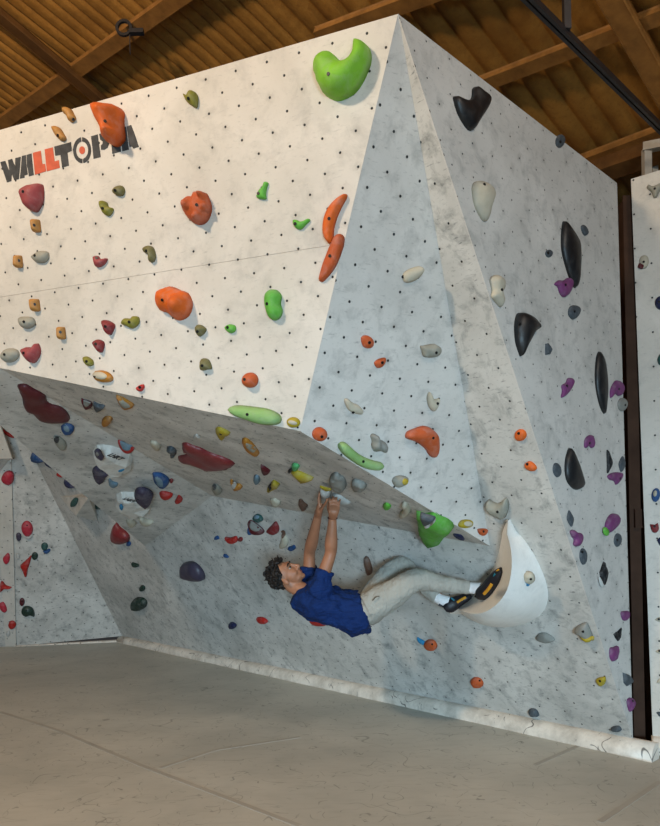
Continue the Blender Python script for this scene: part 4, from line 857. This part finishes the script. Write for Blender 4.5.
# ------------------------------------------------------------------ roof
d1 = np.array([-830., 700., 65.]); d1 /= np.linalg.norm(d1)      # along the purlins
d2 = np.array([770., 700., -345.]); d2 /= np.linalg.norm(d2)      # down the slope, along the corrugations
rn = np.cross(d1, d2); rn /= np.linalg.norm(rn)
if rn[2] > 0: rn = -rn                                            # towards the room
O0 = np.array([0, 0, 6.0]); RP = (rn, rn @ O0)
def roof(p, drop=0.0): return hit(p, (rn, rn @ O0 + drop))
def roof_mat():
    m, N, L, b = new_mat('brown_fibre_cement', .7, .25)
    tc = N.new('ShaderNodeTexCoord'); obj = tc.outputs['Object']
    c = nmix(N, L, nramp(N, L, nnoise(N, L, obj, 3, 5, .65, .4), (.35, .7, 0, 1)), lin((176, 126, 58)), lin((136, 94, 40)))
    c = nmix(N, L, nramp(N, L, nnoise(N, L, obj, 34, 3, .7), (.5, .75, 0, .5)), c, lin((118, 82, 38)))
    L.new(c, b.inputs['Base Color']); nbump(N, L, b, nnoise(N, L, obj, 60, 4, .7), .5, .006)
    return m
M_ROOF = roof_mat()
M_TIMBER = flat_mat('aged_roof_timber', (160, 112, 56), .65, .3, 0, 9, .45, .3)
M_TIMBER2 = flat_mat('dark_roof_timber', (104, 70, 34), .7, .25, 0, 9, .4, .3)
PER = .142
bm = bmesh.new()
perp = np.cross(d2, rn); perp /= np.linalg.norm(perp)
def rpt(s, t, h=0): return O0 + d2 * t + perp * s - rn * h
s_split = (roof((285, 20)) - O0) @ perp
s_left = (roof((60, 40)) - O0) @ perp
rows = []; s = -12.0; ph = 0.0; fine_side = -1 if s_left < s_split else 1
while s < 12:
    fine = (s - s_split) * fine_side > 0
    per = .108 if fine else .165
    if fine: h = .016 * (2 * max(0.0, math.cos(ph)) ** 3 - .6)      # narrow ribs of the finer sheets
    else: h = .018 * (math.cos(ph) + .2 * math.cos(2 * ph))
    rows.append([bm.verts.new(tuple(rpt(s, t, h + .045))) for t in (-9, -3, 1, 5, 9)])
    s += per / 8; ph += math.pi / 4
for a, b in zip(rows, rows[1:]):
    for k in range(4):
        f = bm.faces.new((a[k], b[k], b[k + 1], a[k + 1])); f.smooth = True
o = from_bm('ceiling', bm, M_ROOF); tag(o, kind='structure')
sm = o.modifiers.new('thickness', 'SOLIDIFY'); sm.thickness = .02; sm.offset = 1

def roof_beam(pa, pb, w, h, mat, label, drop=.0, ext=(0, 0), name='roof_beam', group='timber beams under the corrugated roof'):
    a = roof(pa, drop); b = roof(pb, drop); d = (b - a) / np.linalg.norm(b - a); a = a - d * ext[0]; b = b + d * ext[1]
    bm = bmesh.new(); c = Vector((a + b) / 2)
    beam(bm, Vector(a) - c, Vector(b) - c, w, h, Vector(rn))
    bmesh.ops.bevel(bm, geom=bm.edges[:], offset=.008, segments=1, affect='EDGES')
    o = from_bm(name, bm, mat); o.location = c
    tag(o, label, 'roof beam', group); return o
roof_beam((0,124), (172,2), .085, .05, M_TIMBER, 'long aged timber purlin crossing the roof beyond the black lettering', .05, (1.2, 2.5))
roof_beam((330,31), (416,-1), .08, .05, M_TIMBER, 'timber purlin showing just above the top corner of the prow', .05, (.1, 2))
roof_beam((492,80), (655,17), .08, .05, M_TIMBER, 'timber purlin passing behind the black steel truss bar', .05, (1.5, 1.5))
roof_beam((588,160), (660,133), .09, .06, M_TIMBER, 'lowest timber purlin, above the top end of the upright right panel', .05, (1.0, 1.5))
roof_beam((595,170), (665,146), .12, .16, M_TIMBER2, 'thick dark timber right under the lowest purlin', .12, (.6, 1.5))
roof_beam((10,24), (104,103), .10, .04, M_TIMBER2, 'dark flat timber rafter crossing the long purlin', .09, (2.0, .6))
roof_beam((616,6), (668,98), .12, .05, M_TIMBER, 'broad pale timber rafter beside the black steel truss bar', .1, (2, .8))
# gutter lamp cable clamp on the long purlin
bm = bmesh.new()
for k in range(20):
    a = 2 * math.pi * k / 20; b = 2 * math.pi * (k + 1) / 20
    beam(bm, (.05 * math.cos(a), 0, .05 * math.sin(a)), (.05 * math.cos(b), 0, .05 * math.sin(b)), .02, .02, Vector((0, 1, 0)))
box_bm(bm, (.09, 0, -.03), (.10, .04, .03)); box_bm(bm, (.04, 0, -.12), (.006, .006, .14))
o = from_bm('pipe_clamp', bm, M_STEEL); o.location = roof((124, 28), .14)
tag(o, 'small black ring clamp with hanging wire ends on the long timber purlin', 'clamp')
# steel truss
tr = empty('steel_truss', (0, 0, 0))
ta = aty((524, -6), 3.35); tb = aty((668, 136), 4.25); tb[2] = ta[2] - .02
tb = atz((668, 136), ta[2] - .02)
tr.location = Vector((ta + tb) / 2); tag(tr, 'black painted steel truss bar hanging below the corrugated roof', 'truss')
c_ = (ta + tb) / 2; dd = (tb - ta) / np.linalg.norm(tb - ta); sd_ = np.cross(dd, [0, 0, 1.0]); sd_ /= np.linalg.norm(sd_)
for sgn in (-1, 1):
    bm = bmesh.new(); beam(bm, ta - c_ - dd * 1.2 + sd_ * .013 * sgn, tb - c_ + dd * .8 + sd_ * .013 * sgn, .017, .034)
    from_bm('bottom_chord', bm, M_STEEL, tr)
g = atz((567, 30), ta[2]); g2 = g + np.array([0, 0, 1.0]); bm = bmesh.new(); beam(bm, g - c_, g2 - c_, .035, .035, Vector((0, 1, 0))); from_bm('post', bm, M_STEEL, tr)

# back walls
M_WALL = flat_mat('off_white_wall_paint', (188, 180, 168), .8, .2, 0, 3, .12)
def wall(name, a, b, z):
    bm = bmesh.new(); beam(bm, (a[0], a[1], z / 2), (b[0], b[1], z / 2), .1, z); o = from_bm(name, bm, M_WALL); tag(o, kind='structure')
wall('wall_right', (1.4, 5.62), (4.6, 4.9), 3.98)
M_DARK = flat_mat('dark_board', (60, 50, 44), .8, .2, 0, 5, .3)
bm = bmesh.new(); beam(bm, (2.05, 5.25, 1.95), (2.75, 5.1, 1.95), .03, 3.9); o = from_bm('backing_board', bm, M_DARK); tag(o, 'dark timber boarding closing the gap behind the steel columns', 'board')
# ------------------------------------------------------------------ the climber
def PX(x, y, d): return Vector(aty((x, y), d))
def tube(bm, pts, radii, up=Vector((0, 1, 0)), seg=14, cap=True):
    """closed tapering tube along pts; radii: (across, along up)"""
    pts = [Vector(p) for p in pts]; rings = []
    for i, p in enumerate(pts):
        d = (pts[min(i + 1, len(pts) - 1)] - pts[max(i - 1, 0)]).normalized()
        x = up.cross(d).normalized(); z = d.cross(x).normalized()
        r = radii[i]; ra, rb = (r, r) if not isinstance(r, tuple) else r
        rings.append([bm.verts.new(p + x * ra * math.cos(a) + z * rb * math.sin(a)) for a in [2 * math.pi * k / seg for k in range(seg)]])
    for a, b in zip(rings, rings[1:]):
        for k in range(seg): bm.faces.new((a[k], a[(k + 1) % seg], b[(k + 1) % seg], b[k]))
    bm.faces.new(rings[0][::-1]); bm.faces.new(rings[-1])
def smooth_path(pts, radii, n=5):
    P_ = [np.array(tuple(p), float) for p in pts]; R_ = [np.array(r if isinstance(r, tuple) else (r, r), float) for r in radii]
    op, orr = [], []
    for i in range(len(P_) - 1):
        for k in range(n):
            t = k / n
            def cm(A_):
                a, b, c, d = A_[max(i - 1, 0)], A_[i], A_[i + 1], A_[min(i + 2, len(A_) - 1)]
                return .5 * ((2 * b) + (-a + c) * t + (2 * a - 5 * b + 4 * c - d) * t * t + (-a + 3 * b - 3 * c + d) * t ** 3)
            op.append(cm(P_)); orr.append(tuple(np.maximum(cm(R_), .002)))
    op.append(P_[-1]); orr.append(tuple(R_[-1])); return op, orr
def limb(bm, pts, radii, up=Vector((0, 1, 0)), seg=16, n=5):
    a, b = smooth_path(pts, radii, n); tube(bm, a, b, up, seg)
def ell(bm, c, r, M=None, seg=20):
    M = M or Matrix.Identity(3)
    q = bmesh.ops.create_uvsphere(bm, u_segments=seg, v_segments=seg // 2 + 2, radius=1)
    for v in q['verts']: v.co = Vector(c) + M @ Vector((v.co.x * r[0], v.co.y * r[1], v.co.z * r[2]))
def body_obj(name, bm, mat, parent, voxel, smooth=2, fold=0, fscale=.12):
    bmesh.ops.recalc_face_normals(bm, faces=bm.faces)
    o = from_bm(name, bm, mat, parent, True)
    r = o.modifiers.new('remesh', 'REMESH'); r.mode = 'VOXEL'; r.voxel_size = voxel; r.use_smooth_shade = True
    if smooth:
        s = o.modifiers.new('smooth', 'SMOOTH'); s.iterations = smooth; s.factor = .5
    if fold:
        tx = bpy.data.textures.new(name + '_folds', 'CLOUDS'); tx.noise_scale = fscale; tx.noise_depth = 2
        d = o.modifiers.new('folds', 'DISPLACE'); d.texture = tx; d.strength = fold; d.mid_level = .5; d.texture_coords = 'LOCAL'
    return o
def cloth_mat(name, c, stretch=(1, 1, 1), strength=.5, amt=.12, sc=9):
    m, N, L, b = new_mat(name, .85, .2)
    tc = N.new('ShaderNodeTexCoord')
    f = nnoise(N, L, nmapping(N, L, tc.outputs['Object'], stretch, (0, .4, .3)), sc, 4, .6, 1.2)
    cc = lin(c); dk = tuple(v * (1 - amt) for v in cc[:3]) + (1,)
    L.new(nmix(N, L, f, cc, dk), b.inputs['Base Color']); nbump(N, L, b, f, strength, .03); return m
M_SKIN = flat_mat('tanned_skin', (160, 108, 80), .5, .4, 0, 20, .14, .1)
M_HAIR = flat_mat('dark_curly_hair', (22, 16, 13), .6, .4, 0, 60, .5, .6)
M_SHIRT = cloth_mat('royal_blue_cotton', (15, 44, 98), (1, 1, 3.2), .9, .35, 5)
M_PANTS = cloth_mat('stone_grey_cotton', (162, 160, 152), (2.4, 1, 1), .6, .12, 8)
M_SOCK = cloth_mat('white_sock_knit', (226, 226, 228), (1, 1, 1), .3, .06, 30)
M_SHOE = flat_mat('black_shoe_rubber', (26, 25, 32), .5, .4, 0, 20, .3)
M_SHOEY = flat_mat('orange_yellow_suede', (206, 144, 40), .7, .3, 0, 30, .25)
M_SHOET = flat_mat('teal_shoe_rand', (24, 110, 130), .5, .4)
M_EYE = flat_mat('eye_white', (170, 158, 148), .3, .5)
M_IRIS = flat_mat('dark_iris', (36, 26, 20), .25, .5)
M_LIP = flat_mat('lips', (158, 92, 78), .5, .4)
M_CORD = flat_mat('dark_red_cord', (74, 34, 34), .7, .3)

DB = 4.86                                  # distance of the trunk from the camera
# joints
neck0 = PX(304, 591, DB); pelv = PX(371, 608, DB); 
shR = PX(319, 588, DB - .13); elR = PX(330.5, 553.5, DB - .12); wrR = PX(332.6, 518, DB - .20)
shL = PX(309, 583, DB + .17); elL = PX(309.5, 553, DB + .12); wrL = PX(318.0, 515.5, DB - .12)
hipR = PX(371, 608, DB - .08); knR = PX(415, 580.5, DB - .12); anR = PX(472, 588, DB - .168)
hipL = PX(371, 602, DB + .12); knL = PX(401, 567, DB + .22); anL = PX(443, 599.5, DB + .04)
# head frame
hU = Vector((-.80, -.06, .60)).normalized(); hF = Vector((.58, -.26, .77)); hF = (hF - hU * hF.dot(hU)).normalized(); hR = hF.cross(hU).normalized()
HM = Matrix((hR, hF, hU)).transposed()
hC = PX(284.5, 574.5, DB)
def hp(x, y, z): return hC + HM @ Vector((x, y, z))

bm = bmesh.new()
# skull, face, jaw
ell(bm, hp(0, -.012, .012), (.074, .094, .088), HM)
ell(bm, hp(0, .030, -.035), (.060, .060, .080), HM)
ell(bm, hp(0, .036, -.085), (.047, .052, .036), HM)
ell(bm, hp(0, .070, -.108), (.020, .019, .017), HM)
ell(bm, hp(0, .070, .024), (.052, .020, .020), HM)
for sx in (-1, 1):
    ell(bm, hp(.030 * sx, .064, -.050), (.020, .018, .020), HM)
    ell(bm, hp(.073 * sx, -.012, -.036), (.009, .018, .030), HM)
    ell(bm, hp(.012 * sx, .094, -.048), (.009, .011, .008), HM)
limb(bm, [hp(0, .084, .012), hp(0, .098, -.018), hp(0, .112, -.042), hp(0, .094, -.052)], [.010, .0105, .0125, .009], hR, 12, 3)
ell(bm, hp(0, .083, -.070), (.021, .012, .0065), HM); ell(bm, hp(0, .081, -.082), (.019, .012, .0075), HM)
# neck
limb(bm, [hp(0, -.03, -.05), hp(0, -.028, -.105), PX(303, 591, DB), PX(314, 598, DB)], [.055, .056, .060, .085], seg=18)
# trunk under the shirt
limb(bm, [PX(302, 594, DB), PX(312, 599, DB), PX(325, 602, DB), PX(343, 606, DB), PX(360, 609, DB), PX(374, 609, DB), PX(380, 608, DB)],
     [(.05, .07), (.085, .17), (.095, .18), (.085, .15), (.085, .145), (.09, .16), (.05, .1)], seg=20)
def arm(sh, el, wr, knk):
    d = (wr - el)
    limb(bm, [sh + (sh - el) * .12, sh, sh.lerp(el, .5), el, el.lerp(wr, .28), el.lerp(wr, .7), wr, wr.lerp(knk, .35)],
         [.045, .054, .045, .040, .044, .034, (.028, .022), (.030, .018)], seg=16)
HB = DB - .35
knR_ = PX(334.5, 507, HB + .10); knL_ = PX(320.5, 503.5, HB + .14)
arm(shR, elR, wrR, knR_); arm(shL, elL, wrL, knL_)
# legs under the trousers
for h, k, a in ((hipR, knR, anR), (hipL, knL, anL)):
    limb(bm, [h, h.lerp(k, .45), k, k.lerp(a, .3), k.lerp(a, .75), a, a + (a - k) * .06], [.078, .068, .052, .046, .031, .028, .028], seg=16)
# right hand: palm, four fingers over the hold, thumb on its side
def finger(pts, r): limb(bm, pts, [r * 1.05, r, r * .95, r * .88, r * .7][:len(pts)], seg=10, n=4)
limb(bm, [wrR, PX(333.5, 512.5, HB + .08), PX(334.3, 506.5, HB + .10)], [(.027, .02), (.036, .017), (.040, .015)], Vector((0, 1, 0)), 14)
for (x0, x1, yk, yt, r) in ((330.0, 329.3, 505.5, 498.2, .0084), (333.0, 333.1, 504.6, 496.8, .0086), (335.9, 336.6, 505.2, 497.4, .0084), (338.6, 340.2, 507, 499.6, .0076)):
    finger([PX(x0 + .3, yk + 3, HB + .095), PX(x0, yk, HB + .10), PX((x0 + x1) / 2, (yk + yt) / 2 - .6, HB + .085), PX(x1, yt, HB + .115), PX(x1, yt + .6, HB + .15)], r)
finger([PX(330.2, 514, HB + .11), PX(328.3, 509.5, HB + .14), PX(327.9, 505.5, HB + .155), PX(329.2, 502.5, HB + .16)], .0098)
# left hand: seen from the side, thumb opened around the near face of the hold
limb(bm, [wrL, PX(319.6, 509, HB + .16), PX(320.6, 504.5, HB + .16)], [(.024, .024), (.026, .034), (.024, .038)], Vector((0, 1, 0)), 14)
for k, (dx, dy, yy) in enumerate(((0, -.035, 0), (.4, -.010, -1.0), (.8, .015, -.8), (1.2, .038, .6))):
    finger([PX(319.6 + dx, 506, HB + .16 + dy), PX(318.8 + dx, 501.5 + yy * .3, HB + .16 + dy), PX(318.9 + dx, 496 + yy, HB + .165 + dy), PX(320.2 + dx, 492.4 + yy, HB + .17 + dy), PX(321.8 + dx, 492.6 + yy, HB + .175 + dy)], .0088)
finger([PX(320.5, 510, HB + .12), PX(323.5, 506, HB + .07), PX(325.9, 502.5, HB + .02), PX(327.4, 498.6, HB - .01)], .0098)
person = body_obj('person', bm, M_SKIN, None, .0055, 2)
tag(person, 'person with dark curly hair hanging by both hands under the prow, blue shirt, pale trousers', 'person')

# face details
for sx in (-1, 1):
    b2 = bmesh.new(); ell(b2, hp(.031 * sx, .071, -.002), (.0125, .0115, .0070), HM, 14); e_ = from_bm('eye', b2, M_EYE, person, True)
    b2 = bmesh.new(); ell(b2, hp(.033 * sx, .079, .000), (.0085, .0078, .0068), HM, 12); from_bm('iris', b2, M_IRIS, e_, True)
    b2 = bmesh.new(); limb(b2, [hp(.014 * sx, .091, .020), hp(.030 * sx, .089, .026), hp(.048 * sx, .073, .020)], [.004, .0050, .003], hU, 8, 3); from_bm('eyebrow', b2, M_HAIR, person, True)
b2 = bmesh.new(); ell(b2, hp(0, .0905, -.070), (.019, .0065, .0045), HM, 14); ell(b2, hp(0, .089, -.081), (.016, .0065, .0052), HM, 14)
from_bm('lips', b2, M_LIP, person, True)
# hair: a cap of curls over crown, sides and nape
rh = random.Random(3); b2 = bmesh.new()
ell(b2, hp(0, -.028, .030), (.080, .090, .084), HM)
for i in range(420):
    th = rh.uniform(0, 2 * math.pi); z = rh.uniform(-.72, 1.0); rr = math.sqrt(max(0, 1 - z * z))
    x, y = rr * math.cos(th), rr * math.sin(th)
    if y > .48 and z < .50: continue
    if abs(x) > .6 and z < -.12 and y > -.12: continue
    if z < -.5 and y > -.3: continue
    k = rh.uniform(.98, 1.16 if z < .5 else 1.26)
    ell(b2, hp(.080 * x * k, -.016 + .096 * y * k, .020 + .094 * z * k), (rh.uniform(.006, .015), rh.uniform(.005, .012), rh.uniform(.006, .013)), HM, 8)
for i in range(16):   # loose locks standing off the crown
    th = rh.uniform(0, 6.28); v = Vector((math.cos(th) * .5, rh.uniform(-.7, .7), rh.uniform(.5, 1))).normalized()
    c0 = Vector((0, -.012, .02)) + Vector((v.x * .082, v.y * .098, v.z * .1)); c1 = c0 + v * rh.uniform(.015, .035) + Vector((rh.uniform(-.015, .015),) * 3)
    limb(b2, [hp(*c0), hp(*((c0 + c1) / 2 + Vector((.006, -.004, 0)))), hp(*c1)], [.008, .006, .003], seg=6, n=2)
body_obj('hair', b2, M_HAIR, person, .004, 0)

# shirt
b2 = bmesh.new()
limb(b2, [PX(294.5, 595.5, DB), PX(301, 598.5, DB), PX(313, 601, DB), PX(326, 604.5, DB), PX(340, 608.5, DB), PX(351, 611.5, DB), PX(359.5, 613, DB), PX(365.5, 611.5, DB)],
     [(.070, .080), (.092, .125), (.125, .200), (.135, .205), (.142, .185), (.155, .185), (.160, .185), (.128, .165)], seg=26, n=6)
limb(b2, [PX(350, 620, DB), PX(357, 625, DB), PX(360, 622, DB)], [(.08, .14), (.075, .13), (.06, .10)], seg=16)
def sleeve(sh, el, t1, r0, r1):
    limb(b2, [sh + (sh - el) * .25, sh, sh.lerp(el, t1 * .55), sh.lerp(el, t1)], [r0 * .9, r0, (r0 + r1) / 2, r1], seg=18)
sleeve(shR, elR, .50, .086, .064); sleeve(shL, elL, .55, .086, .064)
limb(b2, [shR + Vector((.02, 0, -.02)), PX(318, 592, DB), shL + Vector((0, 0, -.02))], [.085, .1, .085], Vector((1, 0, 0)), 16)
shirt = body_obj('shirt', b2, M_SHIRT, person, .007, 2, .05, .09)
shirt['label'] = 'blue short-sleeved shirt'
# trousers
b2 = bmesh.new()
limb(b2, [PX(359, 610, DB), PX(367, 609, DB), PX(375, 607, DB), PX(381, 604, DB)], [(.105, .165), (.112, .175), (.105, .170), (.07, .12)], seg=22)
limb(b2, [hipR + Vector((-.02, 0, 0)), PX(380, 601.5, DB - .09), PX(394, 593.5, DB - .11), PX(406, 585, DB - .12), PX(415.5, 580.3, DB - .125), PX(426, 580.5, DB - .13), PX(440, 583.8, DB - .14), PX(455, 585.6, DB - .15), PX(467, 587.6, DB - .155), PX(470, 588, DB - .157)],
     [.105, .108, .094, .086, .082, .074, .060, .053, .047, .045], seg=20)
limb(b2, [hipL, PX(378, 590, DB + .16), PX(388, 576, DB + .19), PX(397, 567.5, DB + .215), PX(403, 566, DB + .22), PX(410, 572, DB + .2), PX(420, 582.5, DB + .15), PX(431, 592.5, DB + .09), PX(438, 597.5, DB + .06)],
     [.100, .092, .082, .074, .070, .066, .058, .052, .048], seg=20)
tr_ = body_obj('trousers', b2, M_PANTS, person, .006, 3, .020, .06); tr_['label'] = 'pale stone-grey trousers'
b3 = bmesh.new(); limb(b3, [PX(372.5, 600.5, DB - .205), PX(376, 597, DB - .21), PX(379.5, 596.3, DB - .205)], [.004, .004, .003], seg=6, n=3); from_bm('pocket_seam', b3, flat_mat('dark_pocket_cloth', (92, 88, 80), .8), tr_, True)  # thin tube in a darker cloth colour along the pocket
# socks
for pts, rr in (([PX(467, 587.6, DB - .157), PX(473, 588, DB - .172), PX(482, 588.5, DB - .215)], [.038, .039, .040]), ([PX(435, 595.5, DB + .07), PX(441, 599.8, DB + .045), PX(449, 602, DB + .03)], [.038, .039, .040])):
    b2 = bmesh.new(); limb(b2, pts, rr, seg=16); body_obj('sock', b2, M_SOCK, person, .005, 2)
# climbing shoes
def shoe(cl, rr, up, straps, tab, dark):
    b2 = bmesh.new(); limb(b2, cl, rr, up, 18)
    s = body_obj('climbing_shoe', b2, M_SHOE, person, .004, 3); s['label'] = dark
    for nm, mt, pts, r in straps:
        b3 = bmesh.new(); limb(b3, pts, [r] * len(pts), seg=8, n=3); body_obj(nm, b3, mt, s, .003, 1)
    b3 = bmesh.new(); limb(b3, tab, [(.010, .004)] * len(tab), seg=8, n=3); from_bm('pull_tab', b3, M_SHOE, s, True)
def dr(x): return DB - .19 - .225 * max(0, min(1, (x - 478) / 23.0)) ** 1.1
def SX(x, y, o=0.0): return PX(x, y, dr(x) + o)
shoe([SX(478.0, 596.5), SX(481.5, 594), SX(487.5, 589), SX(492.5, 582), SX(497.5, 575), SX(501.3, 569.5)],
     [(.022, .025), (.048, .038), (.048, .044), (.044, .048), (.034, .044), (.014, .024)], Vector((0, 1, 0)),
     [('yellow_strap', M_SHOEY, [SX(484, 594, -.053), SX(488.5, 589, -.054), SX(492, 583.5, -.053)], .0115),
      ('yellow_strap', M_SHOEY, [SX(481.5, 585, -.048), SX(484.5, 587, -.053), SX(486.5, 589, -.054)], .006),
      ('yellow_strap', M_SHOEY, [SX(484.8, 581.6, -.044), SX(488, 583.5, -.053)], .006),
      ('teal_band', M_SHOET, [SX(489.5, 578.0, -.042), SX(493, 578, -.050), SX(495.5, 573.5, -.048)], .009),
      ('yellow_toe_stripe', M_SHOEY, [SX(496.4, 571.0, -.036), SX(499.0, 569.4, -.028)], .006)],
     [SX(477, 595), SX(475.5, 597.5)], 'near black climbing shoe with orange-yellow straps, toe on the half-bowl volume')
dl = DB + .02
shoe([PX(444.5, 609.5, dl), PX(448.5, 606.8, dl), PX(454, 603.5, dl), PX(460, 600.5, dl - .01), PX(467, 597.5, dl - .02), PX(471.5, 596.6, dl - .03)],
     [(.022, .022), (.048, .034), (.048, .038), (.038, .042), (.028, .040), (.014, .022)], Vector((0, 1, 0)),
     [('yellow_strap', M_SHOEY, [PX(457, 602.5, dl - .050), PX(461, 599.8, dl - .058), PX(466, 597.0, dl - .064)], .010),
      ('teal_band', M_SHOET, [PX(451, 597.8, dl - .036), PX(454.5, 600.5, dl - .042)], .007)],
     [PX(443.5, 606.5, dl), PX(440.5, 604.5, dl), PX(439.5, 606, dl)], 'far black climbing shoe crossed behind the near one')
# bracelet
b2 = bmesh.new(); wc = wrR.lerp(elR, .0); ax = (wrR - elR).normalized(); xx = Vector((0, 1, 0)).cross(ax).normalized(); yy = ax.cross(xx)
for k in range(20):
    a0, a1 = 2 * math.pi * k / 20, 2 * math.pi * (k + 1) / 20
    beam(b2, wc + xx * .031 * math.cos(a0) + yy * .026 * math.sin(a0), wc + xx * .031 * math.cos(a1) + yy * .026 * math.sin(a1), .005, .005, ax)
from_bm('bracelet', b2, M_CORD, person, True)
# ------------------------------------------------------------------ light
def area(name, loc, target, size, power, col, shape='DISK', sy=None):
    l = bpy.data.lights.new(name, 'AREA'); l.shape = shape; l.size = size
    if sy: l.shape = 'RECTANGLE'; l.size_y = sy
    l.energy = power; l.color = col
    o = bpy.data.objects.new(name, l); COL.objects.link(o); o.location = loc
    o.rotation_euler = (Vector(target) - Vector(loc)).to_track_quat('-Z', 'Y').to_euler(); return o
l = bpy.data.lights.new('warm_hall_lamp', 'POINT'); l.energy = 900; l.color = (1, .78, .55); l.shadow_soft_size = .2
o = bpy.data.objects.new('warm_hall_lamp', l); COL.objects.link(o); o.location = (-3.3, .5, 4.9)
area('ceiling_lamp', (2.2, .3, 4.8), (1.0, 4.2, 2.0), .5, 55, (1, .88, .74))
dl_ = area('daylight_door', (.9, -7.0, 1.0), (-.5, 6, -1.2), 1.8, 222, (.56, .82, 1.0), sy=1.6)
dl_.data.spread = rad(62)
w = bpy.data.worlds.new('world'); bpy.context.scene.world = w; w.use_nodes = True
w.node_tree.nodes['Background'].inputs[0].default_value = (.70, .82, 1, 1)
w.node_tree.nodes['Background'].inputs[1].default_value = .11
vs = bpy.context.scene.view_settings
vs.view_transform = 'Standard'; vs.look = 'None'; vs.exposure = -.33; vs.gamma = 1; vs.use_curve_mapping = False
